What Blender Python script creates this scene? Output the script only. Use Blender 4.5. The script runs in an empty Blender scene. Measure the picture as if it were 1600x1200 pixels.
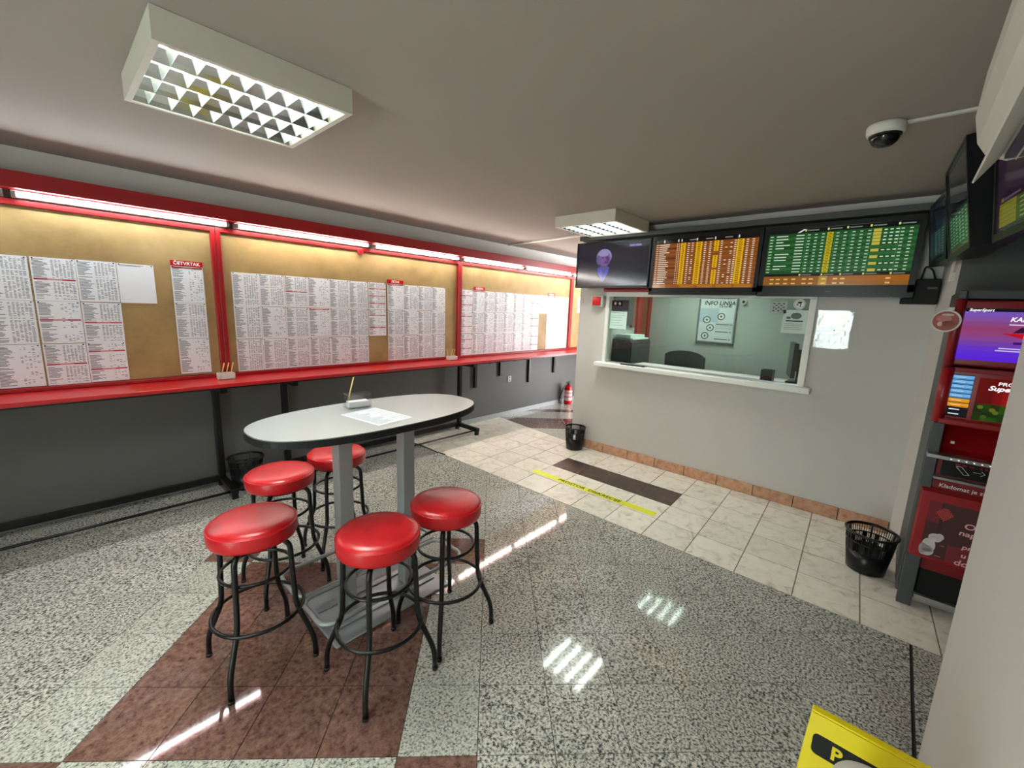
import bpy, bmesh, math, random
from mathutils import Vector, Matrix
random.seed(7)
S = bpy.context.scene
COL = S.collection
PI = math.pi

# ------------------------------------------------------------------ camera
H = 1.62
F_PX, YAW, PITCH, ROLL = 658.95, math.radians(42.045), math.radians(10.168), math.radians(2.184)
fw = Vector((math.cos(PITCH)*math.cos(YAW), math.cos(PITCH)*math.sin(YAW), -math.sin(PITCH)))
rt = Vector((math.sin(YAW), -math.cos(YAW), 0))
up = rt.cross(fw)
r2 = rt*math.cos(ROLL) + up*math.sin(ROLL)
u2 = up*math.cos(ROLL) - rt*math.sin(ROLL)
cam = bpy.data.cameras.new('camera'); cam.sensor_width = 36; cam.sensor_fit = 'HORIZONTAL'
cam.lens = 36*F_PX/1600; cam.clip_start = 0.02; cam.clip_end = 100
co = bpy.data.objects.new('camera', cam); COL.objects.link(co)
m = Matrix((r2, u2, -fw)).transposed().to_4x4(); m.translation = (0, 0, H)
co.matrix_world = m
S.camera = co

# ------------------------------------------------------------------ world, exposure
W = bpy.data.worlds.new('world'); S.world = W; W.use_nodes = True
W.node_tree.nodes['Background'].inputs[0].default_value = (0.96, 0.98, 1.0, 1)
W.node_tree.nodes['Background'].inputs[1].default_value = 9.0
S.view_settings.view_transform = 'Standard'; S.view_settings.look = 'None'
S.view_settings.gamma = 1.0; S.view_settings.use_curve_mapping = False
S.view_settings.exposure = 0.85
S.cycles.transparent_max_bounces = 32
WALL_TUBE = 46.0       # radiance of the tubes over the boards
CEIL_TUBE = 90.0       # radiance of the tubes in the ceiling luminaires

# ------------------------------------------------------------------ materials
def srgb(r, g, b):
    f = lambda c: (c/255/12.92) if c/255 <= 0.04045 else ((c/255+0.055)/1.055)**2.4
    return (f(r), f(g), f(b), 1)
MATS = {}
def base(name):
    mt = bpy.data.materials.new(name); mt.use_nodes = True
    MATS[name] = mt
    nt = mt.node_tree
    return mt, nt, nt.nodes['Principled BSDF']
def plain(name, col, rough=0.5, metal=0.0, spec=0.5, noise=0.0, nscale=8.0, bump=0.0, bscale=60.0, coat=0.0):
    mt, nt, b = base(name)
    b.inputs['Base Color'].default_value = col
    b.inputs['Roughness'].default_value = rough
    b.inputs['Metallic'].default_value = metal
    b.inputs['Specular IOR Level'].default_value = spec
    if coat: b.inputs['Coat Weight'].default_value = coat
    if noise or bump:
        geo = nt.nodes.new('ShaderNodeNewGeometry')
    if noise:
        n = nt.nodes.new('ShaderNodeTexNoise'); n.inputs['Scale'].default_value = nscale; n.inputs['Detail'].default_value = 4
        nt.links.new(geo.outputs['Position'], n.inputs['Vector'])
        mx = nt.nodes.new('ShaderNodeMixRGB'); mx.blend_type = 'MIX'
        mx.inputs[1].default_value = tuple(c*(1-noise) for c in col[:3])+(1,)
        mx.inputs[2].default_value = tuple(min(1, c*(1+noise)) for c in col[:3])+(1,)
        nt.links.new(n.outputs['Fac'], mx.inputs[0]); nt.links.new(mx.outputs[0], b.inputs['Base Color'])
    if bump:
        n2 = nt.nodes.new('ShaderNodeTexNoise'); n2.inputs['Scale'].default_value = bscale; n2.inputs['Detail'].default_value = 3
        nt.links.new(geo.outputs['Position'], n2.inputs['Vector'])
        bp = nt.nodes.new('ShaderNodeBump'); bp.inputs['Strength'].default_value = bump; bp.inputs['Distance'].default_value = 0.002
        nt.links.new(n2.outputs['Fac'], bp.inputs['Height']); nt.links.new(bp.outputs['Normal'], b.inputs['Normal'])
    return mt
def ramp(nt, stops, interp='LINEAR'):
    r = nt.nodes.new('ShaderNodeValToRGB'); r.color_ramp.interpolation = interp
    e = r.color_ramp.elements
    while len(e) < len(stops): e.new(0.5)
    for k, (p, c) in enumerate(stops): e[k].position = p; e[k].color = c
    return r
def stone(name, stops, scale, rough, var=0.06, detail=3.0, bigscale=3.0, big=0.12, dist=0.0, rvar=0.0):
    mt, nt, b = base(name)
    geo = nt.nodes.new('ShaderNodeNewGeometry'); oi = nt.nodes.new('ShaderNodeObjectInfo')
    off = nt.nodes.new('ShaderNodeVectorMath'); off.operation = 'MULTIPLY_ADD'
    nt.links.new(oi.outputs['Random'], off.inputs[0]); off.inputs[1].default_value = (31, 17, 5)
    nt.links.new(geo.outputs['Position'], off.inputs[2])
    n = nt.nodes.new('ShaderNodeTexNoise'); n.inputs['Scale'].default_value = scale; n.inputs['Detail'].default_value = detail
    n.inputs['Roughness'].default_value = 0.62; n.inputs['Distortion'].default_value = dist
    nt.links.new(off.outputs[0], n.inputs['Vector'])
    r = ramp(nt, stops); nt.links.new(n.outputs['Fac'], r.inputs[0])
    n2 = nt.nodes.new('ShaderNodeTexNoise'); n2.inputs['Scale'].default_value = bigscale; n2.inputs['Detail'].default_value = 5
    nt.links.new(off.outputs[0], n2.inputs['Vector'])
    a = nt.nodes.new('ShaderNodeMath'); a.operation = 'MULTIPLY_ADD'
    nt.links.new(n2.outputs['Fac'], a.inputs[0]); a.inputs[1].default_value = 2*big; a.inputs[2].default_value = 1-big
    a2 = nt.nodes.new('ShaderNodeMath'); a2.operation = 'MULTIPLY_ADD'
    nt.links.new(oi.outputs['Random'], a2.inputs[0]); a2.inputs[1].default_value = 2*var; a2.inputs[2].default_value = -var
    a3 = nt.nodes.new('ShaderNodeMath'); a3.operation = 'ADD'
    nt.links.new(a.outputs[0], a3.inputs[0]); nt.links.new(a2.outputs[0], a3.inputs[1])
    hs = nt.nodes.new('ShaderNodeHueSaturation'); nt.links.new(a3.outputs[0], hs.inputs['Value']); nt.links.new(r.outputs[0], hs.inputs['Color'])
    nt.links.new(hs.outputs[0], b.inputs['Base Color'])
    b.inputs['Roughness'].default_value = rough; b.inputs['Specular IOR Level'].default_value = 0.36
    if rvar:
        rr = nt.nodes.new('ShaderNodeMath'); rr.operation = 'MULTIPLY_ADD'
        nt.links.new(n.outputs['Fac'], rr.inputs[0]); rr.inputs[1].default_value = rvar; rr.inputs[2].default_value = rough
        nt.links.new(rr.outputs[0], b.inputs['Roughness'])
    return mt
g = lambda v, t=1.0: (v*t, v, v*0.96, 1)
M = {}
M['granite_dark'] = stone('granite_dark', [(0.34, (0.040, 0.041, 0.035, 1)), (0.43, (0.18, 0.178, 0.158, 1)), (0.52, (0.42, 0.412, 0.37, 1)), (0.68, (0.63, 0.615, 0.56, 1))], 95, 0.035, 0.05, 2.5, rvar=0.05)
M['granite_light'] = stone('granite_light', [(0.33, (0.07, 0.068, 0.06, 1)), (0.42, (0.26, 0.26, 0.23, 1)), (0.52, (0.43, 0.43, 0.38, 1)), (0.68, (0.56, 0.55, 0.50, 1))], 105, 0.035, 0.04, 2.5, rvar=0.05)
M['granite_brown'] = stone('granite_brown', [(0.30, (0.055, 0.026, 0.021, 1)), (0.45, (0.125, 0.064, 0.050, 1)), (0.60, (0.175, 0.098, 0.077, 1)), (0.75, (0.225, 0.14, 0.11, 1))], 45, 0.03, 0.10, 5, 3.5, 0.28, rvar=0.04)
M['cream_tile'] = stone('cream_tile', [(0.27, (0.48, 0.42, 0.34, 1)), (0.39, (0.69, 0.63, 0.535, 1)), (0.50, (0.78, 0.73, 0.635, 1)), (0.75, (0.83, 0.785, 0.70, 1))], 9, 0.26, 0.05, 6, 2.0, 0.06, 1.2)
M['dark_tile'] = stone('dark_tile', [(0.30, (0.025, 0.017, 0.014, 1)), (0.5, (0.062, 0.036, 0.028, 1)), (0.75, (0.12, 0.066, 0.05, 1))], 7, 0.3, 0.12, 6, 2.0, 0.2, 1.0)
M['terracotta'] = stone('terracotta', [(0.30, (0.36, 0.18, 0.10, 1)), (0.5, (0.52, 0.28, 0.17, 1)), (0.75, (0.60, 0.36, 0.24, 1))], 20, 0.35, 0.1, 4)
M['cardboard'] = stone('cardboard', [(0.3, (0.28, 0.172, 0.066, 1)), (0.5, (0.37, 0.24, 0.098, 1)), (0.7, (0.44, 0.29, 0.13, 1))], 3, 0.55, 0.03, 5, 1.2, 0.12)
plain('cream_grout', srgb(116, 104, 92), 0.9, noise=0.2, nscale=20)
M['cream_grout'] = MATS['cream_grout']
M['grout'] = plain('grout', srgb(48, 45, 41), 0.9, noise=0.2, nscale=20)
M['wall_paint'] = plain('wall_paint', srgb(200, 196, 192), 0.75, noise=0.03, nscale=2.5, bump=0.08, bscale=90)
M['ceiling_paint'] = plain('ceiling_paint', srgb(156, 145, 138), 0.9, noise=0.03, nscale=1.5, bump=0.05)
M['upper_wall'] = plain('upper_wall', srgb(214, 211, 206), 0.85, noise=0.02)
M['dark_wall'] = plain('dark_wall', srgb(84, 82, 81), 0.55, noise=0.05, nscale=3, bump=0.05)
M['niche_paint'] = plain('niche_paint', srgb(92, 92, 93), 0.7, noise=0.04)
M['booth_paint'] = plain('booth_paint', srgb(184, 190, 184), 0.8, noise=0.03)
M['red_frame'] = plain('red_frame', srgb(150, 14, 21), 0.35, noise=0.05, nscale=12)
M['red_counter'] = plain('red_counter', srgb(176, 24, 29), 0.28, noise=0.04, nscale=10)
M['red_dark'] = plain('red_dark', srgb(130, 12, 24), 0.4)
M['black_metal'] = plain('black_metal', (0.0045, 0.0045, 0.0045, 1), 0.34, spec=0.35)
M['black_plastic'] = plain('black_plastic', (0.006, 0.006, 0.007, 1), 0.30, spec=0.35)
M['black_matte'] = plain('black_matte', (0.006, 0.006, 0.0065, 1), 0.6, spec=0.3)
M['dark_grey'] = plain('dark_grey', srgb(66, 68, 70), 0.45, noise=0.05)
M['grey_metal'] = plain('grey_metal', srgb(150, 152, 153), 0.42, 0.35, noise=0.05, nscale=14)
M['plate_metal'] = plain('plate_metal', srgb(140, 144, 148), 0.35, 0.4, noise=0.12, nscale=9)
M['tabletop'] = plain('tabletop', srgb(136, 144, 144), 0.30, noise=0.03, nscale=6)
M['white_plastic'] = plain('white_plastic', srgb(206, 203, 194), 0.4)
M['white_enamel'] = plain('white_enamel', srgb(198, 192, 180), 0.45)
M['white_frame'] = plain('white_frame', srgb(232, 232, 226), 0.4)
M['paper'] = plain('paper', srgb(236, 236, 238), 0.7)
M['mint_paper'] = plain('mint_paper', srgb(214, 236, 228), 0.7)
M['yellow_plastic'] = plain('yellow_plastic', srgb(222, 200, 12), 0.38)
M['yellow_tape'] = plain('yellow_tape', srgb(224, 226, 20), 0.45)
M['silver'] = plain('silver', srgb(190, 192, 194), 0.28, 0.9)
M['mirror_louvre'] = plain('mirror_louvre', srgb(225, 228, 230), 0.10, 1.0)
M['pencil_wood'] = plain('pencil_wood', srgb(226, 190, 120), 0.5)
M['leather_black'] = plain('leather_black', (0.006, 0.007, 0.008, 1), 0.38, bump=0.2, bscale=120)
M['wood_brown'] = plain('wood_brown', srgb(120, 72, 46), 0.5, noise=0.2, nscale=6)
M['red_gloss'] = plain('red_gloss', srgb(190, 10, 20), 0.25)

def vinyl():
    mt, nt, b = base('red_vinyl')
    tc = nt.nodes.new('ShaderNodeTexCoord'); oi = nt.nodes.new('ShaderNodeObjectInfo')
    off = nt.nodes.new('ShaderNodeVectorMath'); off.operation = 'MULTIPLY_ADD'
    nt.links.new(oi.outputs['Random'], off.inputs[0]); off.inputs[1].default_value = (9, 7, 3)
    nt.links.new(tc.outputs['Object'], off.inputs[2])
    n = nt.nodes.new('ShaderNodeTexNoise'); n.inputs['Scale'].default_value = 5; n.inputs['Detail'].default_value = 4
    nt.links.new(off.outputs[0], n.inputs['Vector'])
    r = ramp(nt, [(0.38, srgb(182, 14, 24)), (0.60, srgb(172, 14, 24)), (0.74, srgb(128, 30, 34))])
    nt.links.new(n.outputs['Fac'], r.inputs[0]); nt.links.new(r.outputs[0], b.inputs['Base Color'])
    b.inputs['Roughness'].default_value = 0.33
    n2 = nt.nodes.new('ShaderNodeTexNoise'); n2.inputs['Scale'].default_value = 55; n2.inputs['Detail'].default_value = 4
    nt.links.new(off.outputs[0], n2.inputs['Vector'])
    bp = nt.nodes.new('ShaderNodeBump'); bp.inputs['Strength'].default_value = 0.25; bp.inputs['Distance'].default_value = 0.002
    nt.links.new(n2.outputs['Fac'], bp.inputs['Height']); nt.links.new(bp.outputs['Normal'], b.inputs['Normal'])
    return mt
M['red_vinyl'] = vinyl()
def attr_mat(name, emit=0.0, rough=0.6):
    mt, nt, b = base(name)
    a = nt.nodes.new('ShaderNodeVertexColor'); a.layer_name = 'Col'
    if emit:
        b.inputs['Base Color'].default_value = (0.004, 0.004, 0.005, 1)
        nt.links.new(a.outputs[0], b.inputs['Emission Color']); b.inputs['Emission Strength'].default_value = emit
        b.inputs['Roughness'].default_value = rough
    else:
        nt.links.new(a.outputs[0], b.inputs['Base Color']); b.inputs['Roughness'].default_value = rough
    return mt
M['print'] = attr_mat('print')
M['screen'] = attr_mat('screen', 0.47, 0.12)
M['screen_dim'] = attr_mat('screen_dim', 0.15, 0.10)
def emitter(name, col, s):
    mt = bpy.data.materials.new(name); mt.use_nodes = True; nt = mt.node_tree
    nt.nodes.remove(nt.nodes['Principled BSDF'])
    e = nt.nodes.new('ShaderNodeEmission'); e.inputs[0].default_value = col; e.inputs[1].default_value = s
    nt.links.new(e.outputs[0], nt.nodes['Material Output'].inputs[0]); return mt
M['tube_wall'] = emitter('tube_wall', (1.0, 0.965, 0.88, 1), WALL_TUBE)
M['tube_cool'] = emitter('tube_cool', (0.86, 0.96, 1.0, 1), WALL_TUBE)
M['tube_ceiling'] = emitter('tube_ceiling', (0.93, 1.0, 0.94, 1), CEIL_TUBE)
def glass(name, tint, refl=1.0):
    mt = bpy.data.materials.new(name); mt.use_nodes = True; nt = mt.node_tree
    nt.nodes.remove(nt.nodes['Principled BSDF'])
    t = nt.nodes.new('ShaderNodeBsdfTransparent'); t.inputs[0].default_value = tint
    gl = nt.nodes.new('ShaderNodeBsdfGlossy'); gl.inputs['Roughness'].default_value = 0.02
    n_ = 1.5 if refl == 1.0 else refl; f0 = ((n_-1)/(n_+1))**2
    ge = nt.nodes.new('ShaderNodeNewGeometry'); dt = nt.nodes.new('ShaderNodeVectorMath'); dt.operation = 'DOT_PRODUCT'
    nt.links.new(ge.outputs['Incoming'], dt.inputs[0]); nt.links.new(ge.outputs['Normal'], dt.inputs[1])
    def mth(op, a, b):
        q = nt.nodes.new('ShaderNodeMath'); q.operation = op
        for k, v in ((0, a), (1, b)):
            if isinstance(v, (int, float)): q.inputs[k].default_value = v
            elif v is not None: nt.links.new(v, q.inputs[k])
        return q.outputs[0]
    fr_out = mth('ADD', f0, mth('MULTIPLY', 1-f0, mth('POWER', mth('SUBTRACT', 1.0, mth('ABSOLUTE', dt.outputs['Value'], None)), 5.0)))
    if refl != 1.0:
        gp = nt.nodes.new('ShaderNodeNewGeometry'); nn = nt.nodes.new('ShaderNodeTexNoise'); nn.inputs['Scale'].default_value = 28; nn.inputs['Detail'].default_value = 2
        bb_ = nt.nodes.new('ShaderNodeBump'); bb_.inputs['Strength'].default_value = 0.35; bb_.inputs['Distance'].default_value = 0.004
        nt.links.new(gp.outputs['Position'], nn.inputs['Vector']); nt.links.new(nn.outputs['Fac'], bb_.inputs['Height']); nt.links.new(bb_.outputs['Normal'], gl.inputs['Normal'])
    mx = nt.nodes.new('ShaderNodeMixShader')
    nt.links.new(fr_out, mx.inputs[0]); nt.links.new(t.outputs[0], mx.inputs[1]); nt.links.new(gl.outputs[0], mx.inputs[2])
    nt.links.new(mx.outputs[0], nt.nodes['Material Output'].inputs[0]); return mt
M['glass'] = glass('glass', (0.86, 0.93, 0.89, 1))
M['clear_plastic'] = glass('clear_plastic', (0.965, 0.965, 0.96, 1))
M['sleeve_plastic'] = glass('sleeve_plastic', (0.95, 0.95, 0.95, 1), 1.62)
M['smoked_dome'] = plain('smoked_dome', (0.006, 0.006, 0.008, 1), 0.06)

# ------------------------------------------------------------------ mesh helpers
class MB:
    def __init__(s): s.v = []; s.f = []; s.sm = []; s.col = []
    def add(s, vs, fs, smooth=False, col=None):
        o = len(s.v); s.v += [Vector(p) for p in vs]
        for f in fs: s.f.append([i+o for i in f]); s.sm.append(smooth); s.col.append(col)
        return s
    def box(s, a, b, bev=0.0, seg=2, col=None):
        x0, x1 = sorted((a[0], b[0])); y0, y1 = sorted((a[1], b[1])); z0, z1 = sorted((a[2], b[2]))
        if not bev:
            return s.add([(x0,y0,z0),(x1,y0,z0),(x1,y1,z0),(x0,y1,z0),(x0,y0,z1),(x1,y0,z1),(x1,y1,z1),(x0,y1,z1)],
                  [(0,3,2,1),(4,5,6,7),(0,1,5,4),(1,2,6,5),(2,3,7,6),(3,0,4,7)], False, col)
        bm = bmesh.new(); bmesh.ops.create_cube(bm, size=1)
        for v in bm.verts: v.co = Vector(((x0+x1)/2+v.co.x*(x1-x0), (y0+y1)/2+v.co.y*(y1-y0), (z0+z1)/2+v.co.z*(z1-z0)))
        bmesh.ops.bevel(bm, geom=bm.edges[:], offset=min(bev, (x1-x0)*.45, (y1-y0)*.45, (z1-z0)*.45), segments=seg, affect='EDGES', profile=0.5)
        bm.verts.index_update()
        s.add([v.co.copy() for v in bm.verts], [[v.index for v in f.verts] for f in bm.faces], seg > 2, col); bm.free(); return s
    def obox(s, c, U, V, N, su, sv, sn):
        c = Vector(c); U = Vector(U).normalized(); V = Vector(V).normalized(); N = Vector(N).normalized()
        P = [c+U*(su/2*i)+V*(sv/2*j)+N*(sn/2*k) for k in (-1, 1) for j in (-1, 1) for i in (-1, 1)]
        return s.add(P, [(0,2,3,1),(4,5,7,6),(0,1,5,4),(1,3,7,5),(3,2,6,7),(2,0,4,6)])
    def poly(s, pts, z0, z1):
        n = len(pts)
        return s.add([(p[0],p[1],z0) for p in pts]+[(p[0],p[1],z1) for p in pts],
              [list(range(n))[::-1], list(range(n, 2*n))]+[(i,(i+1)%n,n+(i+1)%n,n+i) for i in range(n)])
    def extrude(s, pts, D, smooth=False):
        n = len(pts); D = Vector(D); P = [Vector(p) for p in pts]
        return s.add(P+[p+D for p in P], [list(range(n))[::-1], list(range(n, 2*n))]+[(i,(i+1)%n,n+(i+1)%n,n+i) for i in range(n)], smooth)
    def lathe(s, prof, c=(0,0,0), n=32, axis=None, cap=True):
        c = Vector(c)
        if axis is None: X, Y, Z = Vector((1,0,0)), Vector((0,1,0)), Vector((0,0,1))
        else:
            Z = Vector(axis).normalized(); X = Z.orthogonal().normalized(); Y = Z.cross(X)
        vs = []; fs = []
        for r, z in prof:
            for i in range(n):
                a = 2*PI*i/n; vs.append(c+X*(r*math.cos(a))+Y*(r*math.sin(a))+Z*z)
        for k in range(len(prof)-1):
            for i in range(n):
                j = (i+1) % n; fs.append((k*n+i, k*n+j, (k+1)*n+j, (k+1)*n+i))
        s.add(vs, fs, True)
        if cap:
            o = len(s.v)-len(vs)
            s.f.append([o+i for i in range(n)][::-1]); s.sm.append(False); s.col.append(None)
            s.f.append([o+(len(prof)-1)*n+i for i in range(n)]); s.sm.append(False); s.col.append(None)
        return s
    def tube(s, pts, r, n=10, closed=False):
        P = [Vector(p) for p in pts]; k = len(P); vs = []; fs = []; X = None
        for i in range(k):
            if closed: T = (P[(i+1) % k]-P[i-1]).normalized()
            else: T = ((P[min(i+1, k-1)]-P[i]).normalized()+(P[i]-P[max(i-1, 0)]).normalized()).normalized()
            if X is None: X = T.orthogonal().normalized()
            X = (X-T*X.dot(T)).normalized(); Y = T.cross(X)
            for j in range(n):
                a = 2*PI*j/n; vs.append(P[i]+X*(r*math.cos(a))+Y*(r*math.sin(a)))
        for i in range(k if closed else k-1):
            for j in range(n):
                q = (i+1) % k; fs.append((i*n+j, i*n+(j+1) % n, q*n+(j+1) % n, q*n+j))
        if closed:
            # frame twist: match last ring to first ring by the nearest vertex
            best = min(range(n), key=lambda d: (vs[(k-1)*n]-vs[d]).length)
            fs = fs[:-n]
            for j in range(n):
                fs.append(((k-1)*n+j, (k-1)*n+(j+1) % n, (j+1+best) % n, (j+best) % n))
        s.add(vs, fs, True)
        if not closed:
            o = len(s.v)-len(vs)
            for ring in ([o+j for j in range(n)][::-1], [o+(k-1)*n+j for j in range(n)]):
                s.f.append(ring); s.sm.append(False); s.col.append(None)
        return s
    def quads(s, O, U, V, N, lst, dn=0.0002):
        """flat print: (u0, v0, u1, v1, colour, layer)"""
        O = Vector(O); U = Vector(U); V = Vector(V); N = Vector(N).normalized()
        for q in lst:
            u0, v0, u1, v1, c = q[:5]; L = q[5] if len(q) > 5 else 1
            b = O+N*(dn*L)
            s.add([b+U*u0+V*v0, b+U*u1+V*v0, b+U*u1+V*v1, b+U*u0+V*v1], [(0, 1, 2, 3)], False, c)
        return s
    def disc(s, O, U, V, N, u, v, ru, rv, c, L=1, n=20, dn=0.0002):
        O = Vector(O)+Vector(N).normalized()*(dn*L); U = Vector(U); V = Vector(V)
        return s.add([O+U*(u+ru*math.cos(2*PI*i/n))+V*(v+rv*math.sin(2*PI*i/n)) for i in range(n)], [list(range(n))], False, c)
def fillet(pts, r, seg=5, closed=False):
    P = [Vector(p) for p in pts]; out = []; n = len(P)
    for i in range(n):
        if not closed and i in (0, n-1): out.append(P[i]); continue
        a, b, c = P[i-1], P[i], P[(i+1) % n]
        d1 = (a-b); d2 = (c-b); rr = min(r, d1.length*.48, d2.length*.48)
        p1 = b+d1.normalized()*rr; p2 = b+d2.normalized()*rr
        for k in range(seg+1):
            t = k/seg; out.append(p1*(1-t)**2+b*2*t*(1-t)+p2*t*t)
    return out
def ring(c, r, n=28): return [(c[0]+r*math.cos(2*PI*i/n), c[1]+r*math.sin(2*PI*i/n), c[2]) for i in range(n)]

WL = {}                                            # world location of parents
def finish(name, mesh, parent=None):
    o = bpy.data.objects.new(name, mesh); COL.objects.link(o)
    if parent is not None: o.parent = parent
    return o
def mesh_of(mb, name, mat, shift):
    me = bpy.data.meshes.new(name)
    me.from_pydata([tuple(v-shift) for v in mb.v], [], mb.f)
    me.polygons.foreach_set('use_smooth', mb.sm)
    if any(c is not None for c in mb.col):
        ca = me.color_attributes.new('Col', 'FLOAT_COLOR', 'CORNER')
        for p in me.polygons:
            c = mb.col[p.index] or (1, 1, 1, 1)
            for li in p.loop_indices: ca.data[li].color = c
    me.materials.append(M[mat]); me.update()
    return me
def obj(name, mb, mat, parent=None):
    if parent is not None:
        sh = WL[parent.name]
        o = finish(name, mesh_of(mb, name, mat, sh), parent); WL[o.name] = sh
        return o
    xs = [v.x for v in mb.v]; ys = [v.y for v in mb.v]; zs = [v.z for v in mb.v]
    sh = Vector(((min(xs)+max(xs))/2, (min(ys)+max(ys))/2, min(zs)))
    o = finish(name, mesh_of(mb, name, mat, sh)); o.location = sh; WL[o.name] = sh
    return o
def tag(o, label, cat, group=None, kind=None):
    o['label'] = label; o['category'] = cat
    if group: o['group'] = group
    if kind: o['kind'] = kind
    return o
def thing(name, label, cat, loc, group=None):
    o = bpy.data.objects.new(name, None); o.empty_display_size = 0.05; COL.objects.link(o)
    o.location = loc; WL[o.name] = Vector(loc)
    return tag(o, label, cat, group)
def struct(name, mb, mat, parent=None):
    o = obj(name, mb, mat, parent); o['kind'] = 'structure'; return o
def copy_tree(o, parent=None):
    c = o.copy(); COL.objects.link(c)
    if parent is not None: c.parent = parent
    for ch in list(o.children): copy_tree(ch, c)
    return c
def text_mb(body, size, O, U, V, N, align='LEFT', bold=0.0, shear=0.0, width=1.0, col=None, dn=0.0008):
    cu = bpy.data.curves.new('t', 'FONT'); cu.body = body; cu.size = size; cu.align_x = align; cu.align_y = 'CENTER'
    cu.offset = bold*size; cu.shear = shear; cu.resolution_u = 3
    to = bpy.data.objects.new('t', cu); COL.objects.link(to)
    dg = bpy.context.evaluated_depsgraph_get(); dg.update()
    me = bpy.data.meshes.new_from_object(to.evaluated_get(dg))
    O = Vector(O)+Vector(N).normalized()*dn; U = Vector(U).normalized(); V = Vector(V).normalized()
    mb = MB(); mb.add([O+U*(v.co.x*width)+V*v.co.y for v in me.vertices], [list(p.vertices) for p in me.polygons], False, col)
    bpy.data.objects.remove(to); bpy.data.meshes.remove(me); bpy.data.curves.remove(cu)
    return mb
X3, Y3, Z3 = Vector((1,0,0)), Vector((0,1,0)), Vector((0,0,1))

# ================================================================== STRUCTURE
CE = 2.50; LW = 4.27; BW = 4.25
XR = -1.9; XF = 7.3
# floor base with every tile as a child
fl = MB().box((XR-.1, -1.5, -.12), (XF+.1, LW+.1, -.006))
floor = struct('floor', fl, 'grout')
def clip(poly, a, b, c):          # keep a*x+b*y <= c
    out = []
    for i in range(len(poly)):
        p, q = poly[i], poly[(i+1) % len(poly)]
        dp, dq = a*p[0]+b*p[1]-c, a*q[0]+b*q[1]-c
        if dp <= 0: out.append(p)
        if dp*dq < 0:
            t = dp/(dp-dq); out.append((p[0]+(q[0]-p[0])*t, p[1]+(q[1]-p[1])*t))
    return out
def area(P): return abs(sum(P[i][0]*P[(i+1) % len(P)][1]-P[(i+1) % len(P)][0]*P[i][1] for i in range(len(P))))/2
def inset(P, d):
    cx = sum(p[0] for p in P)/len(P); cy = sum(p[1] for p in P)/len(P)
    ar = sum(P[i][0]*P[(i+1) % len(P)][1]-P[(i+1) % len(P)][0]*P[i][1] for i in range(len(P)))
    if ar < 0: P = P[::-1]
    out = P
    for i in range(len(P)):
        p, q = P[i], P[(i+1) % len(P)]
        L = math.hypot(q[0]-p[0], q[1]-p[1])
        if L < 1e-5: continue
        nx, ny = (q[1]-p[1])/L, -(q[0]-p[0])/L
        out = clip(out, nx, ny, nx*p[0]+ny*p[1]-d)
        if len(out) < 3: return []
    return out
def put_tile(P, mat, gap, parent=floor, z1=0.0):
    P = inset(P, gap)
    if len(P) < 3 or area(P) < 4e-4: return
    mb = MB().poly(P, -.008, z1+random.uniform(-.0003, .0003))
    obj('tile', mb, mat, parent)
EDGE = 2.825
q2 = math.sqrt(.5)
PA, A0, PB, B0 = .295, 1.285, .29, -.01
def cell(i, j):
    a0, a1, b0, b1 = A0+PA*i, A0+PA*(i+1), B0+PB*j, B0+PB*(j+1)
    return [((a+b)*q2, (a-b)*q2) for a, b in ((a0, b0), (a1, b0), (a1, b1), (a0, b1))]
def kindof(i, j):
    # brown square of four by four, light ring one tile wide, brown corners
    if 0 <= i <= 3 and -5 <= j <= -2: return 'granite_brown'
    if -1 <= i <= 4 and -6 <= j <= -1:
        return 'granite_brown' if (i in (-1, 4) and j in (-6, -1)) else 'granite_light'
    return 'granite_dark'
for i in range(-6, 22):
    for j in range(-16, 14):
        P = cell(i, j)
        P = clip(P, 1, 0, EDGE); P = clip(P, -1, 0, 0.9) if P else P
        P = clip(P, 0, 1, LW) if P else P
        P0 = P
        P = clip(P, 0, -1, .274) if P else P
        if len(P) >= 3: put_tile(P, kindof(i, j), .0016)
        P = clip(P0, 0, 1, -.284) if P0 else P0
        P = clip(P, -1, 0, -2.0) if len(P) > 2 else P
        P = clip(P, 0, -1, 1.39) if len(P) > 2 else P
        if len(P) >= 3: put_tile(P, kindof(i, j), .0016)
mb = MB().poly([(XR, -.28), (-.9, -.28), (-.9, LW), (XR, LW)], -.008, 0); obj('tile_field', mb, 'granite_dark', floor)
# cream strip
obj('grout_bed', MB().poly([(EDGE, -1.39), (BW, -1.39), (BW, 2.81), (4.27, 2.81), (4.47, LW), (EDGE, LW)], -.0062, -.003), 'cream_grout', floor)
PC, SK = .318, .055
def far_end(P):                     # the strip stops at a diagonal beyond the booth corner
    return clip(P, .99, -.1413, .99*4.283-.1413*2.906)
for i in range(0, 6):
    for j in range(-5, 14):
        x0, x1 = EDGE+PC*i, EDGE+PC*(i+1)
        yb = .244+PC*j
        P = [(x0, yb+SK*(x0-EDGE)), (x1, yb+SK*(x1-EDGE)), (x1, yb+PC+SK*(x1-EDGE)), (x0, yb+PC+SK*(x0-EDGE))]
        P = clip(P, 0, 1, LW)
        if not P: continue
        if yb+PC/2 < 2.81: P = clip(P, 1, 0, BW)
        else: P = far_end(P)
        P = clip(P, 0, -1, 1.25) if len(P) > 2 else P
        if len(P) < 3: continue
        dark = i == 2 and 3 <= j <= 6
        put_tile(P, 'dark_tile' if dark else 'cream_tile', .0032)
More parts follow.
